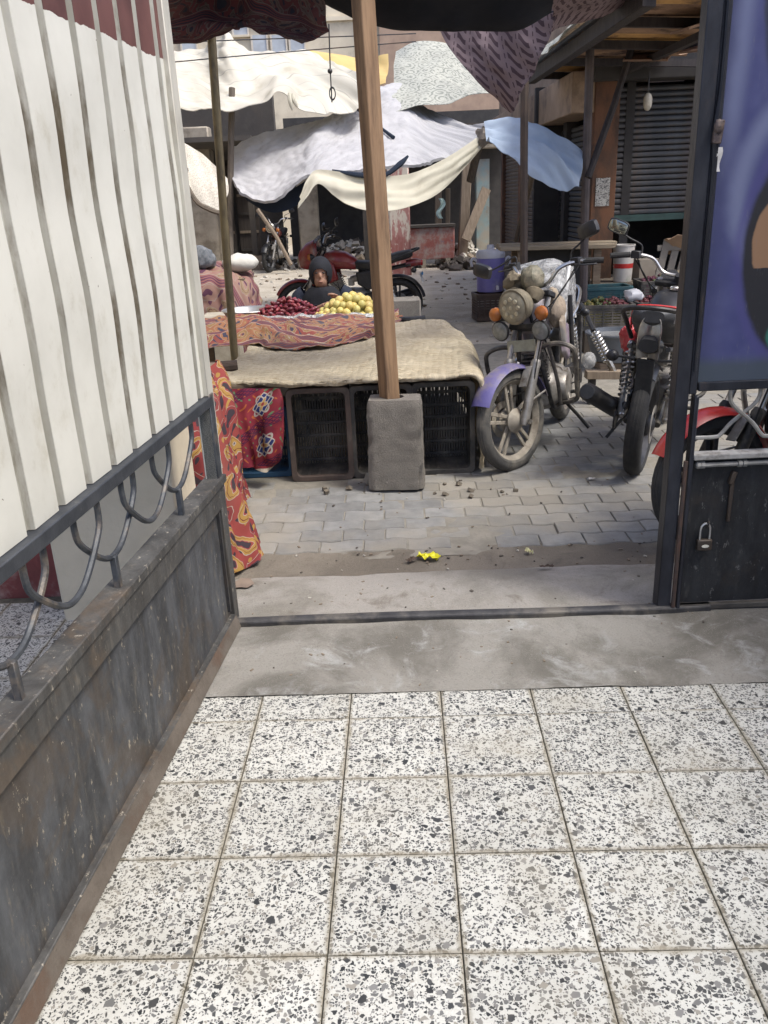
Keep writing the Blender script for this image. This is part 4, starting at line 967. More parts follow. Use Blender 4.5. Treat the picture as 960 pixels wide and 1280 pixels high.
# ------------------------------------------------------------ the fruit stall
CRATEB = mk('black_crate_plastic', (.03, .029, .028), (.06, .055, .049), 9, .65, 0, .15, 50, dirt=(.15, .13, .105), dscale=4, dlo=.40, dhi=.70)
CRATEBR = mk('brown_crate_plastic', (.10, .07, .055), (.065, .048, .04), 9, .6, 0, .15, 50, dirt=(.15, .12, .095), dscale=4)
CRATEG = mk('green_crate_plastic', (.03, .09, .10), (.02, .06, .07), 9, .6, 0, .1, 50, dirt=(.09, .09, .08), dscale=4)
CRATEBL = mk('blue_crate_plastic', (.03, .09, .17), (.02, .06, .12), 9, .6, 0, .1, 50, dirt=(.12, .11, .10), dscale=4)
def crate(label, loc, dims, rot, mat, rim_mat=None, group=None, up='open_y', nb=11):
    """slatted vegetable crate; local: floor at z=0, open top at z=h"""
    w_, d_, h_ = dims; t = thing('crate', label, 'crate', loc, 0, group); t.rotation_euler = rot
    def P(nm, m, mt=mat, **k): return add(nm, m, mt, t, local=True, **k)
    m = MB()
    for k in range(nb * 2): m.box((-w_ / 2 + w_ * (k + .5) / (nb * 2), 0, .006), (w_ / (nb * 2) * .55, d_ - .02, .008))
    for k in range(7): m.box((0, -d_ / 2 + d_ * (k + .5) / 7, .006), (w_ - .02, .016, .0095))
    P('base', m)
    for sx, sy, L_ in ((0, -1, w_), (0, 1, w_), (-1, 0, d_), (1, 0, d_)):
        m = MB(); ang = 0 if sx == 0 else R_(90)
        M_ = Matrix.Translation((sx * (w_ / 2 - .006), sy * (d_ / 2 - .006), 0)) @ Matrix.Rotation(ang, 4, 'Z'); i0 = len(m.v)
        for z0, z1 in ((.0, .05), (h_ - .055, h_)): m.box((0, 0, (z0 + z1) / 2), (L_ - .012, .011, z1 - z0))
        nbars = nb
        for k in range(nbars): m.box((0, 0, .05 + (h_ - .105) * (k + .5) / nbars), (L_ - .012, .007, (h_ - .105) / nbars * .55))
        for k in range(6): m.box((-L_ / 2 + L_ * (k + .5) / 6, 0, h_ / 2), (.014, .0095, h_ - .1))
        m.xf(M_, i0); P('side', m)
    m = MB(); rr = .035; outer = []
    for cx, cy, a0 in ((1, 1, 0), (-1, 1, 90), (-1, -1, 180), (1, -1, 270)):
        for k in range(5): a = R_(a0 + 22.5 * k); outer.append((cx * (w_ / 2 + .008 - rr) + rr * math.cos(a), cy * (d_ / 2 + .008 - rr) + rr * math.sin(a)))
    inner = [(x * (1 - .03 / (w_ / 2)), y * (1 - .03 / (d_ / 2))) for x, y in outer]; n = len(outer)
    vs = [Vector((x, y, h_ - .03)) for x, y in outer] + [Vector((x, y, h_ + .004)) for x, y in outer] + [Vector((x, y, h_ + .004)) for x, y in inner] + [Vector((x, y, h_ - .03)) for x, y in inner]
    m.add(vs, [(r * n + k, r * n + (k + 1) % n, ((r + 1) % 4) * n + (k + 1) % n, ((r + 1) % 4) * n + k) for r in range(4) for k in range(n)])
    P('rim', m, rim_mat or mat, bevel=.003)
    return t
# three crates on end, mouths towards the gate; local z (mouth) -> -Y, local y -> up
RX = (R_(90), 0, 0)
W3 = (.355, .53, .31)
for k, (x, lab, mt, rmt) in enumerate(((-.352, 'brown rimmed plastic crate stood on end under the quilt beside the printed cloth', CRATEB, CRATEBR), (.01, 'black plastic crate stood on end behind the concrete block', CRATEB, CRATEB), (.372, 'black plastic crate stood on end under the quilt beside the mauve motorcycle wheel', CRATEB, CRATEB))):
    crate(lab, (x, 5.055 + .012 * k, .272 - .012), (W3[0], .545, .30), RX, mt, rmt)
crate('blue plastic crate peeping out behind the hanging crimson cloth', (-.72, 5.16, .20), (.36, .42, .30), RX, CRATEBL)
for x in (-.42, .02, .42): crate('black crate propping the far end of the stall board', (x, 6.72, .258), (.36, .53, .30), RX, CRATEB, group='crates under the stall board', nb=5)
WOOD = mk('weathered_plank', (.22, .165, .115), (.15, .11, .075), 5, .85, 0, .4, 40, dirt=(.11, .085, .06), dscale=3, stretch=(1, 8, 8))
m = MB(); m.box((-.18, 5.80, .553), (1.42, 2.0, .02)); tag(add('stall_board', m, WOOD), 'wide plank board under the tan quilt of the stall', 'board')
# the quilt
qr = [[(-.97, 4.86, .575), (-.45, 4.71, .572), (.05, 4.705, .575), (.35, 4.70, .572), (.555, 4.71, .57), (.60, 4.72, .35), (.585, 4.735, .02)],
      [(-.97, 4.92, .585), (-.45, 4.77, .584), (.05, 4.76, .588), (.35, 4.76, .584), (.57, 4.77, .575), (.615, 4.80, .35), (.605, 4.83, .01)],
      [(-.95, 5.3, .585), (-.42, 5.25, .582), (.03, 5.22, .596), (.36, 5.22, .586), (.60, 5.24, .570), (.655, 5.25, .34), (.64, 5.28, .02)],
      [(-.90, 5.75, .58), (-.45, 5.75, .584), (.03, 5.75, .588), (.36, 5.75, .60), (.63, 5.76, .57), (.68, 5.76, .36), (.665, 5.78, .03)],
      [(-.92, 6.3, .58), (-.45, 6.3, .584), (.03, 6.3, .584), (.36, 6.3, .59), (.62, 6.3, .565), (.67, 6.3, .36), (.66, 6.3, .03)],
      [(-.90, 6.84, .575), (-.45, 6.86, .584), (.03, 6.88, .584), (.34, 6.88, .582), (.56, 6.86, .56), (.64, 6.84, .36), (.635, 6.82, .05)]]
mb = cloth([[('w',) + p for p in r] for r in qr], 150, 130, .018, (2.2, 5), 3, .011, 22)
# front edge turned under and ragged
tag(add('quilt', mb, quilt_mat(), solid=.018), 'tan quilted blanket spread over the stall and hanging down its side', 'blanket')

TENT_A = tent_print('red_gold_tent_print', (.23, .038, .03), (.18, .026, .026), (.30, .17, .035), (.04, .028, .035), (.31, .245, .20), 24., 1.3)
TENT_B = tent_print('faded_tent_print', (.20, .048, .038), (.25, .11, .05), (.25, .15, .06), (.045, .045, .07), (.29, .24, .19), 26., 4.1, band=.22)
TENT_C = tent_print('overhead_tent_print', (.12, .035, .04), (.07, .03, .035), (.10, .075, .07), (.03, .03, .045), (.13, .105, .10), 30., 2.2, band=.2, dark=.9)
TENT_D = tent_print('old_pink_print', (.21, .085, .075), (.24, .14, .11), (.23, .16, .095), (.09, .035, .06), (.25, .19, .155), 13., 3.1, band=.4)
MEDAL = medallion_print()
# cloth on the trestle nearest the gate, trailing on the ground
tr = thing('trestle', 'low timber trestle draped with red and gold printed cloth behind the gate', 'trestle', (-1.16, 4.1, 0))
m = MB(); m.box((-1.16, 4.1, .73), (.56, .95, .03)); add('top', m, WOOD, tr)
for x in (-1.38, -.94):
    for y in (3.7, 4.5): m = MB(); m.box((x, y, .357), (.05, .05, .716)); add('leg', m, WOOD, tr)
rows = [[('w', -1.40, 3.62, .768), ('w', -1.15, 3.63, .775), ('w', -.95, 3.63, .785), ('w', -.87, 3.66, .775), ('w', -.85, 3.85, .77), ('w', -.86, 4.2, .765), ('w', -.87, 4.5, .765)],
        [('w', -1.40, 3.55, .62), ('w', -1.12, 3.53, .66), ('w', -.92, 3.53, .70), ('w', -.82, 3.56, .68), ('w', -.775, 3.74, .68), ('w', -.80, 4.1, .66), ('w', -.81, 4.45, .66)],
        [('w', -1.38, 3.55, .38), ('w', -1.10, 3.52, .40), ('w', -.88, 3.48, .44), ('w', -.775, 3.53, .42), ('w', -.72, 3.68, .42), ('w', -.77, 4.05, .40), ('w', -.79, 4.42, .40)],
        [('w', -1.34, 3.55, .15), ('w', -1.06, 3.50, .16), ('w', -.82, 3.46, .17), ('w', -.70, 3.50, .16), ('w', -.64, 3.66, .16), ('w', -.73, 4.0, .18), ('w', -.77, 4.4, .2)],
        [('w', -1.30, 3.55, .01), ('w', -1.02, 3.48, .012), ('w', -.78, 3.43, .006), ('w', -.66, 3.455, .006), ('w', -.585, 3.60, .008), ('w', -.70, 3.95, .02), ('w', -.76, 4.4, .02)]]
mb = cloth(rows, 130, 80, .07, (8.5, 1.0), 5, .012, 12)
tag(add('tent_cloth', mb, TENT_A, solid=.005), 'red and gold scrolled tent cloth trailing on the ground by the gate', 'cloth')
# crimson cloth hanging at the corner of the stall
rows = [[('w', -1.02, 4.68, .575), ('w', -.90, 4.68, .57), ('w', -.75, 4.69, .57), ('w', -.62, 4.69, .565), ('w', -.555, 4.69, .565)],
        [('w', -1.02, 4.66, .46), ('w', -.88, 4.63, .45), ('w', -.74, 4.67, .45), ('w', -.63, 4.64, .44), ('w', -.548, 4.69, .43)],
        [('w', -1.0, 4.66, .30), ('w', -.86, 4.62, .30), ('w', -.73, 4.67, .29), ('w', -.64, 4.63, .24), ('w', -.575, 4.69, .22)],
        [('w', -.98, 4.67, .14), ('w', -.84, 4.63, .13), ('w', -.74, 4.68, .11), ('w', -.68, 4.64, .09), ('w', -.65, 4.70, .10)]]
mb = cloth(rows, 80, 60, .045, (8, 1.2), 9, .008, 14)
tag(add('tent_cloth', mb, MEDAL, solid=.004), 'crimson cloth with star medallion hanging from the corner of the stall', 'cloth')
# rumpled cloth across the stall in front of the fruit
rows = [[('w', -1.55, 5.95, .60), ('w', -1.20, 5.9, .615), ('w', -.86, 6.02, .60), ('w', -.72, 5.74, .605), ('w', -.45, 5.70, .61), ('w', -.18, 5.86, .615), ('w', .02, 6.22, .605)],
        [('w', -1.6, 6.25, .66), ('w', -1.2, 6.25, .69), ('w', -.85, 6.3, .69), ('w', -.55, 6.1, .69), ('w', -.30, 6.15, .66), ('w', -.08, 6.3, .65), ('w', .10, 6.45, .61)],
        [('w', -1.6, 6.6, .63), ('w', -1.2, 6.6, .65), ('w', -.8, 6.6, .64), ('w', -.5, 6.55, .63), ('w', -.25, 6.6, .63), ('w', -.05, 6.65, .62), ('w', .15, 6.75, .60)],
        [('w', -1.55, 6.95, .615), ('w', -1.2, 6.98, .63), ('w', -.8, 6.98, .635), ('w', -.5, 6.95, .64), ('w', -.25, 6.98, .635), ('w', .0, 7.0, .63), ('w', .22, 6.98, .60)],
        [('w', -1.5, 7.7, .575), ('w', -1.2, 7.75, .58), ('w', -.8, 7.78, .58), ('w', -.5, 7.78, .58), ('w', -.2, 7.75, .58), ('w', .05, 7.7, .58), ('w', .2, 7.6, .575)]]
mb = cloth(rows, 90, 80, .055, (3.2, 5.5), 12, .012, 15)
for i, v in enumerate(mb.v): v.z = max(v.z, .592 if v.y < 6.9 else .555)
tag(add('tent_cloth', mb, TENT_B, solid=.005), 'faded red and orange cloth rumpled over the stall before the fruit', 'cloth')
m = MB(); m.box((-.72, 7.32, .535), (1.75, .86, .02)); fb = thing('fruit_table', 'low plank table carrying the dates and guavas', 'table', (-.72, 7.32, 0)); add('top', m, WOOD, fb)
for x in (-1.5, .06):
    for y in (6.98, 7.66): m = MB(); m.box((x, y, .262), (.05, .05, .524)); add('leg', m, WOOD, fb)

# block and post
m = MB(); bx = MB()
CB = Vector((.085, 4.56, 0)); rzb = R_(-6)
prof = [(-.155, -.09), (.155, -.09), (.155, .09), (-.155, .09)]
rings = []
NS = 14
for iz in range(25):
    z = .512 * iz / 24; s_ = 1 - .035 * z / .5; rg_ = []
    for k in range(4):
        (x0, y0), (x1, y1) = prof[k], prof[(k + 1) % 4]
        for q in range(NS):
            t = q / NS; x, y = (x0 + (x1 - x0) * t) * s_, (y0 + (y1 - y0) * t) * s_; v = Vector((x, y, z))
            e_ = min(t, 1 - t); cut = .016 * max(0, 1 - e_ / .07) + .010 * max(0, 1 - (.512 - z) / .03)
            chip = max(0, noise.noise(v * 9 + Vector((4, 1, 0))) - .15) * .05 * max(0, 1 - e_ / .16)
            v += Vector((noise.noise(v * 22), noise.noise(v * 22 + Vector((3, 0, 0))), 0)) * .005 + Vector((noise.noise(v * 55), noise.noise(v * 55 + Vector((3, 0, 0))), 0)) * .0025
            r_ = Vector((v.x, v.y, 0)); v -= r_.normalized() * (cut + chip); rg_.append(CB + Matrix.Rotation(rzb, 3, 'Z') @ v)
    rings.append(rg_)
m.loft(rings, caps=False)
topc = [v.copy() for v in rings[-1]]; cen = CB + Vector((-.01, 0, .512)); hole = []
n = len(topc)
for k in range(n): a = math.atan2(topc[k].y - cen.y, topc[k].x - cen.x); hole.append(cen + Vector((math.cos(a) * .062, math.sin(a) * .055, .004)))
low = [Vector((v.x, v.y, .10)) for v in hole]
o_ = m.add(topc + hole + low, [(k, (k + 1) % n, n + (k + 1) % n, n + k) for k in range(n)] + [(n + k, n + (k + 1) % n, 2 * n + (k + 1) % n, 2 * n + k) for k in range(n)] + [tuple(range(2 * n, 3 * n))])
BLOCKC = concrete('block_concrete', (.235, .215, .185), (.19, .172, .148), (.28, .262, .23), .95, 130)
tag(add('concrete_block', m, BLOCKC, sharp=60), 'rough upright concrete block with a timber post set in its top', 'block')
POST = mk('post_timber', (.30, .19, .105), (.20, .12, .065), 4, .7, 0, .3, 35, dirt=(.115, .07, .04), dscale=3, stretch=(7, 7, .6))
m = MB(); a, b = Vector((.070, 4.56, .11)), Vector((-.012, 4.56, 3.05)); wpt = .042
rings = []
for k in range(13):
    t = k / 12; c = a.lerp(b, t) + Vector((noise.noise(Vector((0, 0, t * 3))) * .012, 0, 0)); ang = R_(33) + .05 * t
    rings.append([c + Matrix.Rotation(ang, 3, 'Z') @ Vector((x * wpt, y * wpt, 0)) for x, y in ((-1, -1), (1, -1), (1, 1), (-1, 1))])
m.loft(rings); tag(add('timber_post', m, POST, bevel=.004), 'square timber post rising from the concrete block to the awnings', 'post')
m = MB(); m.tube([(-.955, 5.6, -.03), (-.945, 5.6, .7), (-.915, 5.6, 1.7), (-.868, 5.6, 2.95)], .026, 12, smooth=14)
tag(add('metal_pole', m, mk('brassy_pipe', (.24, .19, .10), (.15, .12, .07), 9, .45, .4, .2, 50, dirt=(.05, .04, .035), dscale=4, stretch=(1, 1, .5))), 'brownish metal pole at the stall edge holding up the red awning', 'pole')
m = MB(); m.tube([(-1.6, 5.02, .60), (-1.2, 5.10, .605), (-.86, 5.16, .61)], [.045, .043, .038], 10)
tag(add('timber_log', m, mk('old_log', (.085, .06, .045), (.05, .036, .028), 10, .85, 0, .5, 30, stretch=(1, 6, 6))), 'dark round timber jutting out beside the quilt', 'timber')
m = MB(); m.box((-1.55, 5.05, .27), (.16, .3, .58)); tag(add('stone_block', m, BLOCKC, bevel=.015), 'squat concrete block carrying the dark round timber', 'block')
rub = MB()
for k in range(16):
    x, y = random.uniform(-.4, .75), random.uniform(4.30, 4.74); s_ = random.uniform(.008, .03); rub.box((x, y, s_ * .2 - .012), (s_, s_ * random.uniform(.5, 1.4), s_ * .7), (random.random(), random.random(), random.random() * 3))
o = add('debris', rub, mk('debris_bits', (.20, .17, .13), (.10, .085, .065), 25, .95)); tag(o, 'scatter of dirt and chips at the foot of the crates', 'debris', kind='stuff')
m = MB(); m.box((-.07, 4.63, .02), (.06, .05, .06), (.3, .2, .5)); tag(add('stone_chip', m, mk('grey_stone', (.33, .32, .28), (.25, .24, .21), 12, .9, 0, .4, 40), bevel=.006), 'small grey stone lying against the concrete block', 'stone')

# fruit
DATE = [mk('date_skin_%d' % k, c, tuple(q * .5 for q in c), 30, .35, 0, .2, 60, var=.5) for k, c in enumerate(((.16, .022, .035), (.22, .035, .04)))]
GUAVA = [mk('guava_skin_%d' % k, c, tuple(q * .85 for q in c), 12, .45, 0, .12, 50, dirt=(.36, .30, .06), dscale=14, dlo=.6, dhi=.8, var=.2) for k, c in enumerate(((.62, .49, .15), (.60, .46, .16), (.55, .48, .16)))]
BOWLM = mk('aluminium_bowl', (.42, .42, .41), (.33, .33, .32), 10, .4, .7, .1, 40)
def heap(n_target, c, ax, ay, hgt, r, zr, sd):
    rnd_ = random.Random(sd); out = []; tries = 0
    while len(out) < n_target and tries < 40000:
        tries += 1; a = rnd_.random() * 2 * math.pi; q = math.sqrt(rnd_.random()); x, y = math.cos(a) * q * ax, math.sin(a) * q * ay
        zt = hgt * (1 - q ** 1.5); z = zr + zt * rnd_.choice((1, 1, 1, .96, .62))
        p = Vector((c[0] + x, c[1] + y, c[2] + z))
        if all((p - o_).length > r * 1.62 for o_ in out): out.append(p)
    return out
def mound(name, c, ax, ay, hgt, mat, label, parent=None):
    m = MB(); m.lathe([(1, 0), (.8, .32), (.55, .62), (.3, .86), (.02, 1)], 20, Matrix.Translation(c) @ Matrix.Diagonal((ax, ay, hgt, 1))); return m
dm = MB(); dm.ball((0, 0, 0), (.036, .0165, .0165), 9, 6); dme = [dm.mesh('date') for _ in DATE]
for me, mt in zip(dme, DATE): me.materials.append(mt)
DC = Vector((-.735, 7.27, .585))
for k, p in enumerate(heap(270, DC, .335, .25, .17, .024, .012, 5)):
    o = bpy.data.objects.new('date', dme[k % 2]); COL.objects.link(o); o.location = p; o.rotation_euler = (random.uniform(-.5, .5), random.uniform(-.6, .6), random.random() * 6.3); o.scale = (random.uniform(.8, 1.1), random.uniform(.9, 1.1), 1)
    tag(o, 'one dark red date in the heap beside the guavas', 'date', 'dates heaped on the fruit table')
gm = MB(); gm.lathe([(.004, -.033), (.014, -.034), (.026, -.027), (.034, -.010), (.035, .006), (.030, .021), (.019, .031), (.007, .035), (.003, .033)], 14); gme = [gm.mesh('guava') for _ in GUAVA]
for me, mt in zip(gme, GUAVA): me.materials.append(mt)
GC = Vector((-.20, 7.22, .585))
for k, p in enumerate(heap(135, GC, .285, .24, .165, .0345, .03, 8)):
    o = bpy.data.objects.new('guava', gme[k % 3]); COL.objects.link(o); o.location = p; o.rotation_euler = (random.uniform(-1.2, 1.2), random.uniform(-1.2, 1.2), random.random() * 6); o.scale = (random.uniform(.86, 1.1),) * 3
    tag(o, 'one pale yellow guava in the pile beside the dates', 'guava', 'guavas piled on the fruit table')
# what the heaps are built up on
m = mound('x', DC - Vector((0, 0, .02)), .33, .24, .165, None, ''); tag(add('date_mound', m, DATE[0]), 'close-packed inner dates under the heap', 'dates', kind='stuff')
m = mound('x', GC - Vector((0, 0, .02)), .27, .225, .155, None, ''); tag(add('guava_mound', m, mk('guava_inner', (.42, .36, .09), (.34, .29, .07), 12, .6)), 'close-packed inner guavas under the pile', 'guavas', kind='stuff')
m = MB(); Mb = Matrix.Translation((-1.10, 7.42, .565)); m.lathe([(.12, 0), (.125, .003), (.19, .06), (.215, .10), (.228, .104), (.222, .110), (.208, .104), (.185, .064), (.12, .008), (.002, .006)], 30, Mb, caps=False)
tag(add('metal_bowl', m, BOWLM), 'wide shallow aluminium bowl standing beside the heap of dates', 'bowl')
def heapbag(rows, seed): return cloth(rows, 50, 20, .02, (9, 9), seed, .008, 25)
mb = heapbag([[('w', -1.06, 7.0, .63), ('w', -.9, 6.98, .625), ('w', -.72, 6.97, .63), ('w', -.55, 6.98, .63), ('w', -.42, 7.0, .63)], [('w', -1.10, 7.12, .645), ('w', -.9, 7.06, .65), ('w', -.72, 7.03, .65), ('w', -.55, 7.05, .65), ('w', -.36, 7.12, .645)], [('w', -1.05, 7.4, .605), ('w', -.9, 7.4, .60), ('w', -.72, 7.4, .60), ('w', -.55, 7.4, .60), ('w', -.38, 7.4, .60)]], 21)
tag(add('plastic_sheet', mb, FILM, solid=.002), 'crumpled clear plastic sheet spread under the dates', 'plastic sheet')
tag(add('plastic_sheet', heapbag([[('w', -.48, 6.98, .635), ('w', -.3, 6.94, .63), ('w', -.1, 6.94, .63), ('w', .08, 6.98, .63)], [('w', -.50, 7.08, .65), ('w', -.3, 7.02, .65), ('w', -.1, 7.02, .65), ('w', .10, 7.08, .65)], [('w', -.46, 7.35, .605), ('w', -.3, 7.35, .60), ('w', -.1, 7.35, .6), ('w', .06, 7.35, .6)]], 25), FILM, solid=.002), 'crumpled clear plastic sheet spread under the guavas', 'plastic sheet')
m = MB(); m.box((.20, 7.75, .32), (.42, .22, .70)); tag(add('concrete_block', m, BLOCKC, bevel=.015), 'grey concrete block standing at the end of the fruit table by the guavas', 'block')
m = MB(); m.tube([(.16, 6.95, .60), (.30, 6.92, .598), (.40, 6.95, .60)], .02, 7, smooth=10); tag(add('dark_stick', m, BLACKV), 'short dark stick lying at the back corner of the quilt', 'stick')

# ------------------------------------------------------------ seated woman
SKIN = mk('skin', (.34, .195, .13), (.28, .155, .10), 20, .55, 0, .1, 60)
NAVY = mk('navy_robe', (.011, .015, .028), (.019, .024, .038), 8, .9, 0, .4, 50)
SCARF = mk('black_scarf', (.006, .007, .010), (.011, .012, .017), 8, .85, 0, .3, 60)
HC = Vector((-.485, 7.98, .895))
pw = Matrix.Translation(HC)
mb = MB()
# body: head, neck, trunk, folded legs, arms with hands as one remeshed surface
mb.ball(HC + Vector((0, 0, .01)), (.078, .095, .115), 18, 14); mb.ball(HC + Vector((0, -.028, -.055)), (.058, .070, .062), 14, 10)
mb.ball(HC + Vector((0, -.096, -.012)), (.013, .022, .026), 8, 6); mb.ball(HC + Vector((0, -.088, -.058)), (.026, .014, .010), 8, 5)
for sx in (-1, 1): mb.ball(HC + Vector((sx * .034, -.078, .038)), (.026, .018, .010), 8, 5); mb.ball(HC + Vector((sx * .078, .005, -.005)), (.014, .024, .034), 8, 6)
HEADS = 1.12
mb.v = [HC + (v - HC) * HEADS for v in mb.v]
mb.tube([HC + Vector((0, .02, -.05)), HC + Vector((0, .035, -.18))], [.052, .06], 12)
mb.loft([[HC + Vector((x_ * hx, .04 + y_ * hy + dy, z)) for x_, y_ in [(math.cos(2 * math.pi * k / 16), math.sin(2 * math.pi * k / 16)) for k in range(16)]] for z, hx, hy, dy in ((-.13, .05, .05, 0), (-.17, .15, .09, .01), (-.23, .19, .115, .02), (-.40, .175, .125, .03), (-.58, .19, .14, .03), (-.66, .20, .16, .02))])
SH = {s_: HC + Vector((s_ * .20, .045, -.195)) for s_ in (-1, 1)}
EL = {-1: HC + Vector((-.27, -.02, -.43)), 1: HC + Vector((.265, -.06, -.40))}
HN = {-1: Vector((-.43, 7.52, .665)), 1: Vector((-.345, 7.70, .695))}
for s_ in (-1, 1):
    mb.tube([SH[s_], (SH[s_] + EL[s_]) / 2, EL[s_], EL[s_].lerp(HN[s_], .5), HN[s_]], [.058, .052, .045, .038, .026], 12, smooth=18)
    d = (HN[s_] - EL[s_]).normalized(); q = HN[s_] + d * .045; sd2 = d.cross(Vector((0, 0, 1))).normalized(); up2 = sd2.cross(d)
    mb.ball(q, (.030, .040, .020), 10, 7)
    for k, (off, ln) in enumerate(((-.026, .050), (-.009, .058), (.009, .054), (.025, .044))):
        b0 = q + d * .03 + sd2 * off; mb.tube([b0, b0 + d * ln * .5 - Vector((0, 0, .008)), b0 + d * ln * .8 - Vector((0, 0, .032))], [.0095, .009, .0075], 7)
    b0 = q + sd2 * (.03 * -s_); mb.tube([b0 - d * .012, b0 + d * .018 + sd2 * (-s_ * .014), b0 + d * .045 + sd2 * (-s_ * .008) - Vector((0, 0, .012))], [.011, .010, .008], 7)
for s_ in (-1, 1):
    hp = HC + Vector((s_ * .11, .03, -.60)); kn = HC + Vector((s_ * .24, -.28, -.40)); an = HC + Vector((s_ * .16, -.22, -.80))
    mb.tube([hp, hp.lerp(kn, .5), kn, kn.lerp(an, .5), an], [.095, .08, .062, .052, .038], 12, smooth=16); mb.ball(an + Vector((0, -.07, -.03)), (.042, .11, .035), 10, 7)
person = add('person', mb, SKIN); tag(person, 'person in a dark robe and headscarf seated behind the dates and guavas, hand raised', 'person')
md = person.modifiers.new('skin_over', 'REMESH'); md.mode = 'VOXEL'; md.voxel_size = .0075; md.use_smooth_shade = True
md = person.modifiers.new('smooth', 'SMOOTH'); md.factor = .5; md.iterations = 2
for s_ in (-1, 1):
    m = MB(); m.ball(HC + Vector((s_ * .030, -.092, .012)) * HEADS, (.014, .006, .007), 8, 5); add('eye', m, mk('eye_dark', (.03, .02, .018), (.05, .04, .035), 40, .3), person)
m = MB(); m.ball(HC + Vector((0, -.100, -.058)) * HEADS, (.020, .006, .0045), 8, 4); add('lips', m, mk('lips', (.20, .08, .06), (.17, .07, .05), 40, .5), person)
# headscarf: hood open at the face, falling over the shoulders
m = MB(); hv = []; hf = []; NA, NP = 40, 26
for i in range(NP + 1):
    ph = math.pi * .80 * i / NP + .02
    for k in range(NA):
        a = 2 * math.pi * k / NA; hv.append(Vector((math.sin(a) * math.sin(ph) * .094, math.cos(a) * math.sin(ph) * .116 + .006, math.cos(ph) * .124 + .010)))
for i in range(NP):
    for k in range(NA):
        q = [i * NA + k, i * NA + (k + 1) % NA, (i + 1) * NA + (k + 1) % NA, (i + 1) * NA + k]; c = sum((hv[j] for j in q), Vector()) / 4
        if c.y < 0 and (c.x / .062) ** 2 + ((c.z + .040) / .092) ** 2 < 1: continue
        hf.append(q)
m.add([HC + v * HEADS for v in hv], hf)
rings = []
for f in range(9):
    t = f / 8; rings.append([HC + Vector((math.sin(a) * (.078 + .195 * t ** .75), math.cos(a) * (.085 + .085 * t ** .8) + .012 + .01 * t - (.03 * max(0, -math.cos(a))) * (1 - t), -.115 - .27 * t ** 1.3 + .012 * math.sin(a * 5) * t)) + Vector((0, 0, noise.noise(Vector((a * 3, t * 3, 5))) * .05 * t)) + Vector((math.sin(a), math.cos(a), 0)) * (noise.noise(Vector((math.sin(a) * 4, math.cos(a) * 4, t * 2))) * .035 * t) for a in [2 * math.pi * k / 36 for k in range(36)]])
m.loft(rings, caps=False); add('headscarf', m, SCARF, person, solid=.007)
# robe over trunk and knees
rings = []
for z, hx, hy, dy in ((-.165, .10, .09, .03), (-.195, .19, .115, .04), (-.25, .222, .14, .04), (-.36, .235, .17, .03), (-.48, .27, .25, -.03), (-.58, .33, .33, -.09), (-.72, .36, .36, -.10), (-.86, .38, .38, -.10), (-.90, .39, .39, -.10)):
    rings.append([HC + Vector((math.cos(a) * hx, dy + math.sin(a) * hy, z)) + Vector((math.cos(a), math.sin(a), 0)) * (noise.noise(Vector((a * 3, z * 4, 2))) * .03 * min(1, -z * 1.6)) for a in [2 * math.pi * k / 36 for k in range(36)]])
m = MB(); m.loft(rings, caps=False); add('robe', m, NAVY, person, solid=.006)
for s_ in (-1, 1):
    m = MB(); e = EL[s_].lerp(HN[s_], .72); m.tube([SH[s_] + Vector((-s_ * .04, 0, .02)), SH[s_] + Vector((s_ * .01, 0, -.02)), (SH[s_] + EL[s_]) / 2, EL[s_], EL[s_].lerp(HN[s_], .4), e], [.07, .078, .075, .072, .062, .056], 14, smooth=22, caps=False)
    for i, v in enumerate(m.v): m.v[i] = v + Vector((noise.noise(v * 16), noise.noise(v * 16 + Vector((2, 0, 0))), noise.noise(v * 16 + Vector((0, 5, 0))))) * .014
    add('sleeve', m, NAVY, person, solid=.005)
m = MB(); m.box((-.485, 8.05, .10), (.36, .34, .27)); tag(add('stool', m, WOOD, bevel=.01), 'low wooden stool under the seated person', 'stool')
# ------------------------------------------------------------ awnings and hung cloths
CANVAS = fabric('white_canvas', (.68, .65, .56), (.58, .55, .47), (.44, .40, .30), 2., 60, .3, .25, lines=(.40, .385, .34))
YELLOW = fabric('yellow_cotton', (.72, .55, .25), (.66, .48, .20), (.5, .4, .22), 2., 60, .2, .25)
FLEECE = fabric('white_fleece', (.52, .515, .52), (.42, .415, .425), (.31, .30, .305), 5., 60, .8, .12)
SHEETC = fabric('cream_sheet', (.62, .59, .48), (.53, .50, .40), (.42, .38, .29), 2., 60, .15, .2)
BLUESH = fabric('pale_blue_sheet', (.48, .56, .66), (.38, .46, .56), (.32, .36, .42), 2., 60, .2, .25)
DOTTED = lace('small_floral_sheet', (.66, .62, .53), (.42, .38, .32), 16.)
LACE = lace('grey_lace_tarp', (.46, .46, .40), (.24, .25, .22), 5.)
BLACKT = fabric('black_tarpaulin', (.013, .015, .02), (.022, .024, .03), None, 3., 40, .2)
NAVYT = fabric('dark_blue_tarpaulin', (.02, .028, .045), (.03, .038, .055), None, 3., 40, .2)
PLUM = plum_print()
AW = 'awnings over the street'
def hung(name, label, mb, mat, th=.006, cat='awning'): return tag(add(name, mb, mat, solid=th), label, cat)
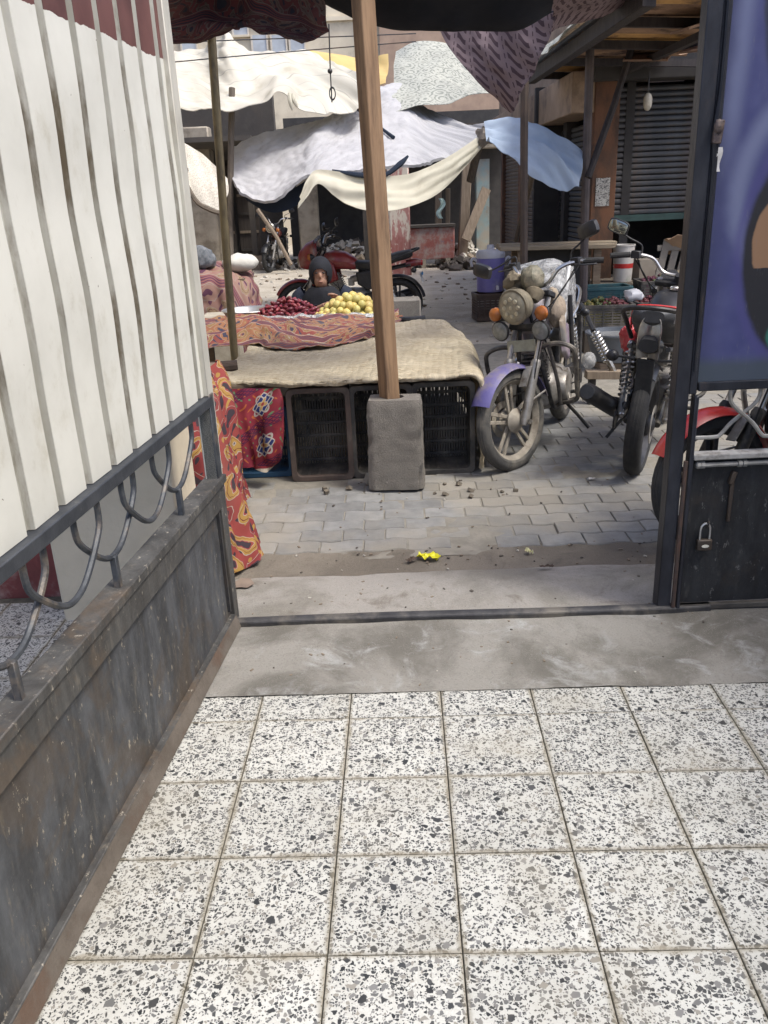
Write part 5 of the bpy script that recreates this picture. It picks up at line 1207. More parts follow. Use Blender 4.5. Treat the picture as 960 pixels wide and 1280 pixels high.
hung('awning', 'white striped canvas awning peaked over a prop, sagging beside the yellow cloth', cloth([
    [(160, 66, 12.8), (205, 62, 12.6), (245, 60, 12.5), (272, 50, 12.0), (282, 41, 11.8), (297, 52, 12.0), (318, 64, 12.3), (380, 66, 12.6), (430, 86, 12.2), (470, 102, 11.6)],
    [(160, 92, 11.6), (205, 90, 11.5), (245, 90, 11.4), (270, 84, 11.2), (287, 78, 11.0), (310, 86, 11.1), (335, 92, 11.3), (385, 94, 11.6), (432, 104, 11.4), (464, 111, 11.2)],
    [(160, 116, 10.7), (205, 116, 10.7), (245, 121, 10.6), (275, 122, 10.5), (305, 118, 10.4), (335, 108, 10.5), (356, 107, 10.6), (390, 122, 10.8), (425, 126, 10.9), (458, 117, 11.0)],
    [(160, 130, 10.2), (205, 132, 10.2), (245, 137, 10.1), (275, 138, 10.0), (305, 135, 10.0), (335, 129, 10.1), (354, 120, 10.3), (384, 138, 10.4), (412, 145, 10.5), (452, 121, 10.8)]], 120, 60, .10, (2.2, 1.2), 2, .02, 6), CANVAS, .008)
hung('awning', 'yellow cotton cloth stretched behind the white canvas awning', cloth([[(385, 64, 13.6), (430, 68, 13.5), (462, 72, 13.4), (486, 70, 13.2)], [(400, 84, 13.0), (435, 88, 13.0), (462, 92, 12.9), (484, 92, 12.7)], [(415, 104, 12.5), (440, 106, 12.4), (465, 108, 12.3), (482, 104, 12.2)]], 40, 24, .06, (1.5, 1.5), 5), YELLOW)
hung('awning', 'fluffy white blanket awning sagging over the back of the street', cloth([
    [(285, 184, 10.9), (330, 171, 10.9), (372, 158, 11.0), (408, 147, 11.0), (440, 128, 11.6), (475, 112, 12.1), (506, 104, 12.3), (530, 138, 12.0), (570, 150, 11.5), (612, 158, 11.0)],
    [(286, 200, 10.6), (330, 192, 10.6), (370, 180, 10.6), (402, 168, 10.6), (438, 152, 11.1), (475, 138, 11.5), (508, 132, 11.7), (536, 152, 11.5), (574, 160, 11.2), (613, 163, 10.8)],
    [(290, 222, 10.2), (330, 222, 10.1), (366, 212, 10.1), (394, 196, 10.1), (432, 185, 10.4), (475, 178, 10.6), (512, 172, 10.8), (542, 174, 10.8), (578, 172, 10.7), (612, 168, 10.5)],
    [(300, 240, 9.9), (326, 253, 9.8), (352, 248, 9.7), (380, 226, 9.7), (420, 214, 9.7), (475, 215, 9.8), (515, 208, 10.0), (545, 200, 10.1), (580, 188, 10.3), (610, 174, 10.4)]], 150, 80, .07, (1.6, 1.6), 7, .016, 14), FLEECE, .03)
hung('awning', 'dark blue tarpaulin hanging under the fluffy blanket', cloth([[(298, 234, 10.1), (326, 248, 10.0), (352, 244, 9.95), (382, 226, 9.9)], [(310, 250, 10.1), (332, 264, 10.0), (356, 264, 9.95), (382, 250, 9.9)]], 30, 10, .03, (3, 3), 8), NAVYT)
hung('sheet', 'cream sheet slung in folds along the edge of the fluffy blanket', cloth([
    [(374, 246, 9.5), (382, 226, 9.55), (392, 213, 9.6), (410, 212, 9.6), (440, 217, 9.6), (478, 222, 9.7), (515, 216, 9.8), (550, 202, 10.0), (585, 180, 10.2), (609, 162, 10.4)],
    [(373, 254, 9.4), (384, 236, 9.45), (396, 221, 9.5), (415, 226, 9.5), (440, 238, 9.48), (478, 242, 9.55), (515, 236, 9.7), (550, 218, 9.9), (585, 192, 10.15), (609, 168, 10.38)],
    [(374, 262, 9.35), (386, 247, 9.4), (398, 232, 9.45), (416, 243, 9.42), (440, 258, 9.38), (478, 265, 9.45), (515, 258, 9.6), (550, 240, 9.85), (583, 208, 10.1), (608, 176, 10.36)]], 110, 36, .055, (1.1, 7), 11, .008, 9), SHEETC, .008, 'sheet')
hung('sheet', 'pale blue sheet sagging between the prop and the shop shutters', cloth([
    [(606, 156, 9.9), (628, 150, 9.8), (652, 152, 9.7), (684, 160, 9.4), (708, 174, 9.2), (728, 188, 9.05)],
    [(607, 168, 9.5), (630, 170, 9.4), (655, 178, 9.2), (686, 194, 9.0), (708, 206, 8.95), (728, 210, 8.9)],
    [(612, 180, 9.2), (634, 197, 9.0), (658, 214, 8.85), (686, 231, 8.75), (706, 238, 8.75), (723, 234, 8.8)]], 70, 40, .085, (1.6, 5), 13, .01, 10), BLUESH, .006, 'sheet')
hung('awning', 'grey lace-patterned cloth awning behind the plum cloth', cloth([[(494, 62, 13.6), (520, 54, 13.4), (560, 56, 13.2), (600, 70, 12.6), (640, 92, 12.2)], [(492, 100, 12.4), (520, 96, 12.3), (560, 96, 12.1), (600, 102, 11.9), (640, 112, 11.6)], [(488, 140, 11.4), (520, 134, 11.4), (560, 128, 11.3), (600, 120, 11.3), (640, 124, 11.2)]], 60, 40, .05, (1.6, 1.6), 15), LACE)
hung('awning', 'floral white sheet tied at the corner beside the metal pole', cloth([[(190, 160, 10.2), (222, 176, 10.0), (250, 190, 9.9), (284, 222, 9.7)], [(192, 200, 9.9), (224, 208, 9.8), (252, 222, 9.7), (285, 240, 9.6)], [(200, 220, 9.7), (232, 226, 9.65), (246, 250, 9.6), (274, 264, 9.5)]], 50, 36, .04, (2.5, 2.5), 17), DOTTED)
hung('awning', 'plum chevron-printed cloth hanging to a point under the black tarpaulin', cloth([
    [(548, 34, 7.0), (585, 30, 6.9), (630, 26, 6.7), (668, 20, 6.5), (700, 8, 6.4)],
    [(562, 62, 6.9), (592, 60, 6.8), (630, 58, 6.65), (660, 54, 6.5), (684, 40, 6.4)],
    [(592, 96, 6.8), (612, 98, 6.75), (634, 98, 6.65), (654, 92, 6.55), (670, 80, 6.45)],
    [(628, 134, 6.75), (632, 138, 6.72), (638, 141, 6.68), (643, 138, 6.65), (648, 128, 6.6)]], 60, 50, .05, (2.5, 2.5), 19, .008, 12), PLUM)
hung('awning', 'brown figured cloth overhead joining the black tarpaulin to the shop canopy', cloth([[('w', .95, 5.1, 2.62), ('w', 1.3, 5.2, 2.68), ('w', 1.75, 5.4, 2.75)], [(690, 10, 6.3), (740, 2, 6.5), (800, -14, 6.8)], [(684, 44, 6.5), (730, 26, 6.9), (792, 2, 7.3)]], 40, 30, .05, (2, 2), 22), PLUM)
hung('awning', 'black tarpaulin awning slung overhead from the timber post', cloth([
    [('w', -.52, 4.55, 2.66), ('w', -.2, 4.55, 2.60), ('w', .1, 4.55, 2.58), ('w', .4, 4.55, 2.58), ('w', .75, 4.55, 2.62), ('w', 1.1, 4.6, 2.70)],
    [(398, -40, 4.9), (430, -34, 4.9), (480, -28, 4.9), (560, -26, 4.9), (650, -30, 4.9), (700, -36, 4.9)],
    [(404, 2, 5.2), (438, 12, 5.2), (490, 26, 5.2), (560, 33, 5.2), (640, 29, 5.2), (690, 12, 5.2)],
    [(402, 8, 5.3), (436, 18, 5.3), (490, 31, 5.3), (560, 38, 5.3), (640, 34, 5.3), (692, 14, 5.3)]], 70, 40, .03, (3, 3), 24), BLACKT)
hung('awning', 'dark red printed tent cloth hanging from the top of the metal pole', cloth([
    [('w', -1.9, 4.8, 2.80), ('w', -1.4, 4.8, 2.77), ('w', -1.0, 4.8, 2.77), ('w', -.6, 4.8, 2.74), ('w', -.3, 4.8, 2.72)],
    [(120, 0, 5.3), (200, -10, 5.3), (262, -24, 5.4), (330, -14, 5.3), (405, -8, 5.2)],
    [(130, 34, 5.5), (200, 34, 5.5), (262, 26, 5.5), (330, 22, 5.35), (408, 24, 5.25)],
    [(140, 58, 5.6), (205, 52, 5.6), (262, 44, 5.55), (325, 31, 5.4), (350, 41, 5.35), (378, 54, 5.3), (396, 48, 5.3), (411, 38, 5.3)]], 90, 50, .07, (3.5, 2.2), 27, .01, 10), TENT_C)
# dark rope edge where blanket and sheet are lashed, rags in its hollows
m = MB(); m.tube([D(415, 213, 9.62), D(450, 219, 9.6), D(480, 219, 9.68), D(500, 205, 9.75), D(510, 195, 9.8)], [.012, .03, .022, .032, .012], 7, smooth=20); tag(add('rope', m, NAVYT), 'dark twisted rag lashing along the edge of the fluffy blanket', 'rope')
m = MB(); m.tube([D(434, 130, 11.35), D(455, 142, 11.1), D(474, 158, 10.9), D(492, 172, 10.7)], [.01, .018, .015, .024], 7, smooth=16); tag(add('rope', m, NAVYT), 'dark rag lying across the top of the fluffy blanket', 'rope')
m = MB(); m.tube([D(226, 208, 9.6), D(232, 228, 9.5), D(246, 252, 9.45), D(262, 262, 9.4), D(274, 266, 9.4)], .025, 6, smooth=16); tag(add('rope', m, mk('old_rope', (.16, .13, .10), (.10, .085, .065), 20, .9)), 'old rope along the hem of the floral white sheet', 'rope')
m = lump(D(229, 212, 9.45), (.05, .04, .06), .025, 18, 3, 12, 9); tag(add('rope_knot', m, BLACKV), 'dark knot at the corner of the floral white sheet', 'knot')
m = lump(D(608, 170, 10.3), (.12, .08, .10), .05, 12, 3, 16, 12); tag(add('rag', m, mk('grey_rag', (.22, .19, .16), (.15, .13, .11), 16, .95)), 'bundled grey rag tying the cream sheet to its prop', 'rag')
for k, (x0, y0, x1, y1, r_) in enumerate(((362, 117, 366, 138, .022), (366, 118, 372, 134, .02))):
    m = MB(); m.tube([D(x0, y0, 10.25), D((x0 + x1) / 2 - 1, (y0 + y1) / 2, 10.2), D(x1, y1, 10.2)], [r_, r_ * 1.2, r_ * .6], 7, smooth=8); tag(add('rag', m, SHEETC), 'torn tag of cloth hanging from the white canvas hem', 'rag', 'torn tags on the canvas hem')
# hanging cord with hook, wires
m = MB(); m.tube([D(411, 30, 5.6), D(413, 92, 5.6), D(415, 128, 5.6)], .004, 6); cord = add('hanging_cord', m, STEEL); tag(cord, 'thin cord with a knot and wire loop hanging in the open street', 'cord')
m = MB(); m.ball(D(412.5, 89, 5.6), .015, 8, 6); add('knot', m, STEEL, cord)
m = MB(); m.ring([(.022 + .004 * math.cos(a), .004 * math.sin(a)) for a in [2 * math.pi * k / 6 for k in range(6)]], 16, Matrix.Translation(D(415.5, 117, 5.6)) @ Matrix.Rotation(R_(90), 4, 'X') @ Matrix.Diagonal((.8, 1.5, 1, 1))); add('hook_loop', m, STEEL, cord)
m = MB(); m.tube([D(150, 84, 9.6), D(300, 70, 9.8), D(420, 60, 10), D(520, 52, 10.2)], .006, 5, smooth=20); tag(add('wire', m, STEEL), 'thin wire stretched across the street above the white canvas', 'wire')
m = MB(); m.tube([D(150, 56, 9.6), D(300, 50, 9.8), D(420, 46, 10), D(520, 42, 10.2)], .006, 5, smooth=20); tag(add('wire', m, STEEL), 'thin upper wire crossing before the cream house', 'wire')
# props under the awnings
PROPW = mk('grey_pole_wood', (.13, .105, .08), (.085, .07, .055), 6, .85, 0, .3, 40, stretch=(6, 6, .6))
m = MB(); m.tube([D(292, 420, 9.0) * 1 + Vector((0, 0, -.4)), D(288, 300, 10.0), D(290, 110, 10.4)], .035, 8, smooth=12); tag(add('awning_prop', m, PROPW), 'dark wooden prop under the white canvas, behind the metal pole', 'prop')
m = MB(); m.tube([D(655, 445, 8.4), D(655, 200, 8.4), D(656, 92, 8.4)], .036, 8, smooth=10)
for v in m.v: v.z = max(v.z, -.03)
tag(add('awning_prop', m, mk('dark_brown_pole', (.06, .045, .038), (.09, .065, .05), 8, .7, .1, .2)), 'slim dark pole in front of the pale blue sheet', 'prop')
m = MB(); m.tube([D(588, 226, 10.6), D(600, 176, 10.35), D(608, 160, 10.35)], .05, 8); tag(add('awning_prop', m, PROPW), 'short grey prop holding the corner of the cream sheet', 'prop')
m = MB(); m.tube([D(645, 300, 10.6), D(662, 235, 9.6), D(668, 208, 9.0)], .03, 7); tag(add('leaning_pole', m, PROPW), 'thin wooden pole leaning under the pale blue sheet', 'pole')

# ------------------------------------------------------------ shops on the right
RUSTW = mk('rusted_sheet', (.16, .075, .04), (.09, .05, .032), 7, .8, .1, .3, 40, dirt=(.045, .032, .026), dscale=3, stretch=(1, 1, .5))
SHUT = mk('shutter_steel', (.075, .078, .082), (.05, .053, .058), 5, .5, .3, .1, 40, dirt=(.10, .07, .05), dscale=3)
SHUTB = mk('brown_shutter_steel', (.105, .085, .07), (.078, .063, .052), 5, .55, .2, .1, 40, dirt=(.08, .055, .04), dscale=3)
TANB = mk('tan_fascia', (.36, .26, .18), (.28, .20, .135), 5, .8, 0, .2, 40, dirt=(.17, .12, .085), dscale=2)
DARKIN = mk('shaded_interior_wall', (.042, .040, .039), (.06, .056, .053), 4, .95, 0, .2, 30)  # shade of the unlit interiors put into the wall colour
GREENB = mk('green_rail_paint', (.05, .10, .085), (.04, .075, .065), 8, .6)
XB = 2.52; YA = 10.3
shop = thing('shop', 'dark corner shop with half-raised shutter, rusted pier and long side shutters', 'shop', (3.4, 12, 0))
def sp(nm, m, mt, parent=shop, **k): return add(nm, m, mt, parent, **k)
m = MB(); m.box((3.75, 9.95, .245), (2.6, .7, .53)); sp('step', m, mk('step_concrete', (.17, .145, .115), (.12, .10, .08), 5, .9, 0, .4, 30), bevel=.02)
m = MB(); m.box((XB + .13, YA, 1.35), (.28, .24, 2.7)); pier_ = sp('pier', m, RUSTW, bevel=.01)
m = MB(); a, b = D(744, 222, YA - .14), D(763, 258, YA - .14); m.box((XB + .12, YA - .125, (a.z + b.z) / 2), (.16, .006, .30))
def poster():
    mm = Mat('torn_poster'); co = mm.co(); x, y, z = mm.xyz(co); c = mm.mix(mm.noise(co, 14, 5).sm(.4, .6), (.42, .41, .38), (.30, .29, .27))
    c = mm.mix(mm.noise(mm.co('Object', (1, 1, 1.6)), 26, 3, .5, 2.).sm(.52, .56), c, (.06, .06, .06)); mm.col(c); mm.rough(.8); return mm.mat
sp('poster', m, poster(), pier_)
# front shutter, half raised
z0 = D(810, 268, YA + .12).z; m = MB(); slat = MB()
def slats(x0, x1, yy, za, zb, parent, mt, pitch=.062, axis='x'):
    n = int((zb - za) / pitch); first = None
    for k in range(n):
        if first is None:
            m = MB(); prof = [(0, 0), (-.012, .010), (-.016, .030), (-.010, .048), (0, .056), (.004, .056), (.004, 0)]
            M0 = (lambda q, y_, z_: Vector((q, yy + y_, za + z_))) if axis == 'x' else (lambda q, y_, z_: Vector((yy + y_, q, za + z_)))
            m.loft([[M0(x0, y_, z_) for y_, z_ in prof], [M0(x1, y_, z_) for y_, z_ in prof]]); first = add('slat', m, mt, parent)
        else:
            o_ = first.copy(); COL.objects.link(o_); o_.parent = parent; o_.location = first.location + Vector((0, 0, pitch * k))
xa, xb_ = XB + .30, XB + 1.75
m = MB(); m.box(((xa + xb_) / 2, YA + .10, z0 - .03), (xb_ - xa, .03, .07)); shf = sp('shutter', m, GREENB)
slats(xa, xb_, YA + .12, z0 + .005, 2.62, shf, SHUT)
m = MB(); m.tube([(xa + .85, YA + .07, z0 - .055), (xa + .85, YA + .07, z0 - .10)], .012, 6); sp('pull', m, CHROME, shf)
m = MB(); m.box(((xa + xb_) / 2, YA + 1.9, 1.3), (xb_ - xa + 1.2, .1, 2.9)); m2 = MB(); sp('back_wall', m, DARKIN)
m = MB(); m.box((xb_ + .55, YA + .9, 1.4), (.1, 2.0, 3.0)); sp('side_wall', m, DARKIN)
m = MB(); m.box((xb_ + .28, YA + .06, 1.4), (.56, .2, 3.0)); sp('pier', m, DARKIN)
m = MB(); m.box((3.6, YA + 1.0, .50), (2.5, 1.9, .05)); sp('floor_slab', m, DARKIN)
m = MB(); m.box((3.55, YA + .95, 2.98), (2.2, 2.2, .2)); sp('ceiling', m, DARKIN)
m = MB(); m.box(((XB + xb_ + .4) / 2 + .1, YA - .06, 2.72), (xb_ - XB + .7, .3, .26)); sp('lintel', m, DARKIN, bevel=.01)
# side facade along the street
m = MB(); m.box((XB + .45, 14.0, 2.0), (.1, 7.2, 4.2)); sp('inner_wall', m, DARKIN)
for k, (y0, y1, mt) in enumerate(((10.5, 11.55, SHUT), (11.75, 13.1, SHUT), (13.4, 15.0, SHUTB), (15.25, 17.0, SHUTB))):
    m = MB(); m.box((XB + .06, (y0 + y1) / 2, .50), (.05, y1 - y0, .08)); sh_ = sp('shutter', m, mt); slats(y0, y1, XB + .06, .55, 2.25, sh_, mt, .062, 'y')
    m = MB(); m.box((XB + .06, y1 + .12, 1.35), (.14, .2, 2.7)); sp('jamb', m, RUSTW if k > 1 else DARKIN)
m = MB(); m.box((XB + .1, 13.8, .23), (.4, 6.8, .46)); sp('plinth', m, mk('step_concrete', (.17, .145, .115), (.12, .10, .08)), bevel=.02)
m = MB(); m.box((XB - .06, 13.4, 2.50), (.40, 6.4, .42)); sp('fascia', m, TANB, bevel=.01)
m = MB(); m.box((XB + .5, 14.0, 3.5), (1.0, 7.2, 1.6)); sp('upper_wall', m, TANB)
m = lump((3.05, YA - .25, 2.36), (.05, .05, .09), .006, 9, 2, 12, 10); lampo = tag(add('bulb', m, mk('dusty_white_bulb', (.55, .52, .45), (.42, .40, .34), 20, .4)), 'dusty white bulb hanging below the shop canopy', 'bulb')
m = MB(); m.tube([(3.05, YA - .25, 2.44), (3.05, YA - .25, 2.66)], .008, 6); add('flex', m, STEEL, lampo)

# canopy of rusty sheets and beams over the shop front
BEAM = mk('dark_beam', (.05, .042, .04), (.03, .026, .026), 6, .8, 0, .3, 40, stretch=(4, 4, 1))
RUSTC = mk('rusty_corrugated', (.36, .235, .15), (.25, .16, .105), 5, .8, .1, .2, 40, dirt=(.07, .05, .045), dscale=3)
can = thing('canopy', 'ragged shop canopy of rusty corrugated sheets on dark beams', 'canopy', (2.9, 8.5, 0))
E0, E1 = D(812, -4, 6.6), D(664, 98, 10.9)
def corr(p0, du, dv, nu, amp, pitch, nv=10, tear=0, sd=0):
    Lu = du.length; nn = du.cross(dv).normalized(); rows = []
    n = max(6, int(Lu / pitch * 6))
    for j in range(nv + 1):
        r = []
        for i in range(n + 1):
            t = i / n; q = p0 + du * t + dv * (j / nv) + nn * amp * math.sin(2 * math.pi * t * Lu / pitch)
            if tear and j == nv: q -= dv * tear * max(0, noise.noise(Vector((t * 5, sd, 0))) + .3)
            r.append(q)
        rows.append(r)
    mb = MB(); mb.grid(rows); return mb
m = MB(); m.bar(E0, E1, .10, .12); add('eave_beam', m, BEAM, can, bevel=.006)
m = MB(); m.bar(E0 + Vector((.02, 0, .11)), E1 + Vector((.02, 0, .11)), .12, .03); add('eave_cover', m, mk('grey_flashing', (.19, .20, .22), (.13, .14, .15), 7, .6, .2), can)
ev = (E1 - E0); rise = Vector((1.55, .1, -.06))
for k in range(7):
    t0 = k / 7; p0 = E0 + ev * t0; c1 = ev / 7 * (1.02 if k % 2 else .96)
    m = corr(p0 + Vector((0, 0, .075 + .015 * (k % 2))), c1, rise * random.uniform(.72, 1.12), 8, .010, .076, 10, .25, k); add('roof_sheet', m, RUSTC if k % 3 else mk('orange_rust', (.55, .33, .12), (.38, .22, .09), 5, .8, .1, .2, 40, dirt=(.09, .06, .045), dscale=3), can, solid=.002)
for k in range(5):
    p = E0 + ev * (k / 4); m = MB(); m.bar(p + Vector((0, 0, .03)), p + rise * 1.4 + Vector((0, 0, .03)), .055, .07); add('rafter', m, BEAM, can)
for t in (.55, 1.2):
    m = MB(); m.bar(E0 + rise * t + Vector((0, 0, -.03)), E1 + rise * t + Vector((0, 0, -.03)), .06, .06); add('purlin', m, BEAM, can)
for k, (t, u_) in enumerate(((.2, .5), (.45, .8), (.3, 1.0), (.62, .55))):
    p = E0 + ev * t + rise * u_; m = MB(); m.box(p + Vector((0, 0, .01)), (.5, .42, .018), (R_(4), R_(-14), k * .4)); add('ply_sheet', m, mk('brown_ply', (.30, .20, .145), (.22, .145, .105), 4, .85, 0, .2, 30), can)
m = MB(); p0, p1 = D(735, 330, 9.0), D(738, 50, 9.0); m.tube([(2.20, 9.0, -.03), (2.165, 9.0, 1.4), (p1.x, 9.0, p1.z)], .042, 10); tag(add('canopy_post', m, mk('grey_brown_post', (.11, .09, .085), (.075, .062, .06), 8, .7, .2, .2)), 'dark pipe post under the shop canopy with a pale band', 'post')
m = MB(); m.tube([D(735, 222, 8.95), D(768, 130, 9.1), D(806, 6, 9.3)], .034, 8); tag(add('brace_pole', m, BEAM), 'dark diagonal brace rising from the post to the shop canopy', 'brace')
hung('awning', 'pale lace cloth spread along the edge of the shop canopy', cloth([[E0 + ev * t + Vector((-.03, 0, .17)) for t in (0, .25, .5, .75, 1)], [E0 + ev * t + Vector((-.14, 0, .04)) for t in (0, .25, .5, .75, 1)], [E0 + ev * t + Vector((-.17, 0, -.10)) for t in (0, .25, .5, .75, 1)]] if 0 else [[('w',) + tuple(E0 + ev * t + Vector((.25, 0, .28))) for t in (.08, .3, .55, .8, 1)], [('w',) + tuple(E0 + ev * t + Vector((.02, 0, .22))) for t in (.08, .3, .55, .8, 1)], [('w',) + tuple(E0 + ev * t + Vector((-.20, 0, .06 + .03 * math.sin(t * 9)))) for t in (.08, .3, .55, .8, 1)]], 60, 20, .03, (3, 3), 31), LACE)
m = MB(); m.box(E0.lerp(E1, .22) + Vector((.9, 0, .12)), (.10, .08, .12)); tag(add('socket_box', m, mk('white_box', (.55, .52, .45), (.45, .42, .36), 12, .5), bevel=.01), 'small pale box fixed under the shop canopy', 'box')
# corner house mass closing the right side above and behind
m = MB(); m.box((5.9, 12.5, 3.3), (2.4, 6.5, 6.6)); hb_ = thing('house', 'dark brick house rising behind the shop canopy', 'house', (5.9, 12.5, 0)); add('wall', m, mk('dim_plaster', (.20, .16, .13), (.15, .12, .10), 4, .9, 0, .3, 30), hb_)
for zz in (4.4,):
    m = MB(); m.box((5.3, 9.24, zz), (.7, .03, 1.0)); add('window', m, DARKIN, hb_)
# ------------------------------------------------------------ far end of the street
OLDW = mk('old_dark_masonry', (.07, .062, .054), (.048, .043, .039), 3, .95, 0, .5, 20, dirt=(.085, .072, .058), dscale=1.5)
STONEP = mk('stone_pier', (.34, .30, .235), (.25, .215, .165), 4, .92, 0, .5, 22, dirt=(.17, .145, .11), dscale=2)
CREAMH = mk('cream_house_plaster', (.62, .55, .42), (.54, .47, .355), 2, .9, 0, .2, 20, dirt=(.42, .36, .27), dscale=1.2)
OLDPOST = mk('old_timber', (.26, .205, .15), (.18, .14, .10), 5, .9, 0, .4, 30, stretch=(5, 5, .6))
def peeling():
    m = Mat('peeling_pink_paint'); co = m.co(); x, y, z = m.xyz(co); st = m.co('Object', (3, 3, .9))
    c = m.mix(m.noise(st, 4, 6).sm(.45, .55), (.60, .54, .46), (.40, .20, .18)); c = m.mix((z * -1 + .75 + (m.noise(st, 5, 4) - .5) * .5).sm(0, .12) * .85, c, (.30, .11, .10))
    c = m.mix(m.noise(st, 7, 7).sm(.6, .66), c, (.66, .61, .52)); m.col(c); m.rough(.9); m.bump(m.noise(co, 20, 5), .3, .01); return m.mat
PEEL = peeling()
def panel_red():
    m = Mat('weathered_red_panel'); co = m.co(); x, y, z = m.xyz(co)
    c = m.mix(m.noise(co, 3, 7, .7).sm(.4, .62), (.26, .085, .07), (.32, .27, .24)); c = m.mix(m.noise(co, 9, 6, .7).sm(.52, .66) * .7, c, (.36, .14, .11)); c = m.mix(m.noise(co, 5, 5).sm(.6, .7), c, (.16, .15, .19))
    m.col(c); m.rough(.85); m.bump(m.noise(co, 25, 5), .2, .01); return m.mat
far_l = thing('old_house', 'derelict dark masonry house in shade behind the parked motorcycle', 'house', (-4, 22, 0))
def fp(nm, m, mt, parent=far_l, **k): return add(nm, m, mt, parent, **k)
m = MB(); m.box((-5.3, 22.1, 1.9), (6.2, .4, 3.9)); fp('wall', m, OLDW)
for x, w_ in ((-4.9, .9), (-3.75, .8), (-3.0, .5)):
    m = MB(); m.box((x, 21.86, 1.15), (w_, .08, 2.3)); dr = fp('door', m, mk('shut_door_wood', (.075, .06, .05), (.05, .042, .036), 5, .9, 0, .3, 30, stretch=(6, 1, .5)))
    for k in range(5): m = MB(); m.box((x, 21.80, .35 + k * .42), (w_ - .04, .03, .06)); add('batten', m, OLDPOST if k % 2 else OLDW, dr)
m = MB(); m.box((-3.65, 20.6, 2.6), (2.4, 2.6, .1), (R_(-6), 0, 0)); fp('lean_to_roof', m, OLDW)
for px, Y, w_, top, mt in ((256, 20.4, .75, 3.0, STONEP), (388, 20.6, .46, 2.9, STONEP)):
    p = D(px, 300, Y); m = MB(); m.box((p.x, Y, top / 2), (w_, .45, top + .1)); fp('pier', m, mt, bevel=.03)
p = D(318, 300, 20.9); m = MB(); m.box((p.x, 20.9, 1.3), (.12, .12, 2.6)); fp('post', m, OLDW)

ruin = thing('ruined_arcade', 'ruined open arcade with a peeling pink and white pier and leaning posts', 'building', (1.0, 21, 0))
def rp(nm, m, mt, **k): return add(nm, m, mt, ruin, **k)
m = MB(); m.box((1.0, 24.4, 1.7), (6.4, .3, 3.5)); rp('back_wall', m, DARKIN)
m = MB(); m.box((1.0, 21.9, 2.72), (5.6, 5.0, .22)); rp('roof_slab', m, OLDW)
m = MB(); m.box((.9, 19.5, 2.5), (5.2, .3, .34)); rp('lintel', m, STONEP, bevel=.02)
p = D(500, 300, 17.4); m = MB(); m.box((p.x, 17.6, 1.2), (.42, .5, 2.5)); rp('pier', m, PEEL, bevel=.03)
p = D(462, 300, 18.5); m = MB(); m.box((p.x, 18.6, 1.25), (.24, .24, 2.6)); rp('post', m, OLDW)
for x0, y0, x1, y1, Y, w_ in ((547, 292, 548, 205, 20.0, .14), (559, 292, 560, 235, 20.6, .10), (577, 290, 584, 202, 19.3, .20)):
    m = MB(); a, b = D(x0, y0, Y), D(x1, y1, Y); a.z = -.05; m.bar(a, b, w_, w_); rp('post', m, OLDPOST, bevel=.01)
m = MB(); a, b = D(582, 300, 19.0), D(608, 236, 19.3); m.bar(a, b, .20, .06, (0, 1, 0)); rp('leaning_plank', m, OLDPOST)
a, b = D(604, 300, 19.5), D(604, 205, 19.5); m = MB(); m.box((a.x, 19.7, (a.z + b.z) / 2 - .2), (.28, .3, b.z - a.z + .6)); rp('painted_wall_stub', m, mk('turquoise_plaster', (.22, .36, .40), (.36, .33, .27), 3, .9, 0, .3, 25, dirt=(.25, .22, .18), dscale=2))
m = MB(); m.grid([[D(548 + 6 * t + 3 * math.sin(i * .9), 248 + i * 3.6, 19.6) + Vector((0, -.03 * math.sin(t * 5 + i), 0)) for t in (0, .35, .7, 1)] for i in range(8)]); tag(add('rag', m, mk('mint_rag', (.42, .55, .52), (.34, .46, .44), 10, .9), solid=.006), 'pale mint rag hanging on a post of the ruined arcade', 'rag')
pn = thing('market_counter', 'weathered red and grey panelled counter raised on low legs before the arcade', 'counter', D(540, 334, 18.9))
a, b = D(513, 326, 18.9), D(568, 280, 18.9); m = MB(); m.box(((a.x + b.x) / 2, 19.15, (a.z + b.z) / 2 - .02), (b.x - a.x, .5, b.z - a.z - .06)); add('panel', m, panel_red(), pn, bevel=.015)
m = MB(); m.box(((a.x + b.x) / 2, 19.15, b.z - .02), (b.x - a.x + .06, .58, .05)); add('top', m, OLDW, pn)
for t in (.06, .3, .85): m = MB(); m.box((a.x + (b.x - a.x) * t, 19.05, a.z / 2 - .02), (.10, .3, a.z + .1)); add('leg', m, STONEP, pn)

def rubble(name, cx, cy, rx, ry, hgt, n, label, cols, sd):
    rnd_ = random.Random(sd); mb = MB()
    for k in range(n):
        a = rnd_.random() * 6.28; q = math.sqrt(rnd_.random()); z = hgt * (1 - q) * rnd_.uniform(.5, 1.0); s_ = rnd_.uniform(.06, .22)
        mb.box((cx + math.cos(a) * q * rx, cy + math.sin(a) * q * ry, z), (s_ * rnd_.uniform(.7, 1.6), s_ * rnd_.uniform(.5, 1.2), s_ * rnd_.uniform(.3, .8)), (rnd_.uniform(-.7, .7), rnd_.uniform(-.7, .7), rnd_.random() * 3), mi=rnd_.randrange(len(cols)), taper=rnd_.uniform(.6, 1))
    tag(add(name, mb, cols), label, 'rubble', kind='stuff')
RC = [mk('rubble_pale', (.46, .43, .37), (.36, .33, .28), 9, .95, 0, .4, 30), mk('rubble_brown', (.24, .19, .14), (.17, .135, .10), 9, .95, 0, .4, 30), mk('rubble_white', (.60, .58, .52), (.5, .48, .43), 9, .9), mk('rubble_dark', (.10, .085, .07), (.07, .06, .05), 9, .95)]
p = G(440, 322); rubble('rubble_heap', -.55, 20.6, 1.15, .7, .62, 420, 'heap of broken stone and refuse before the dark arcade', RC, 3)
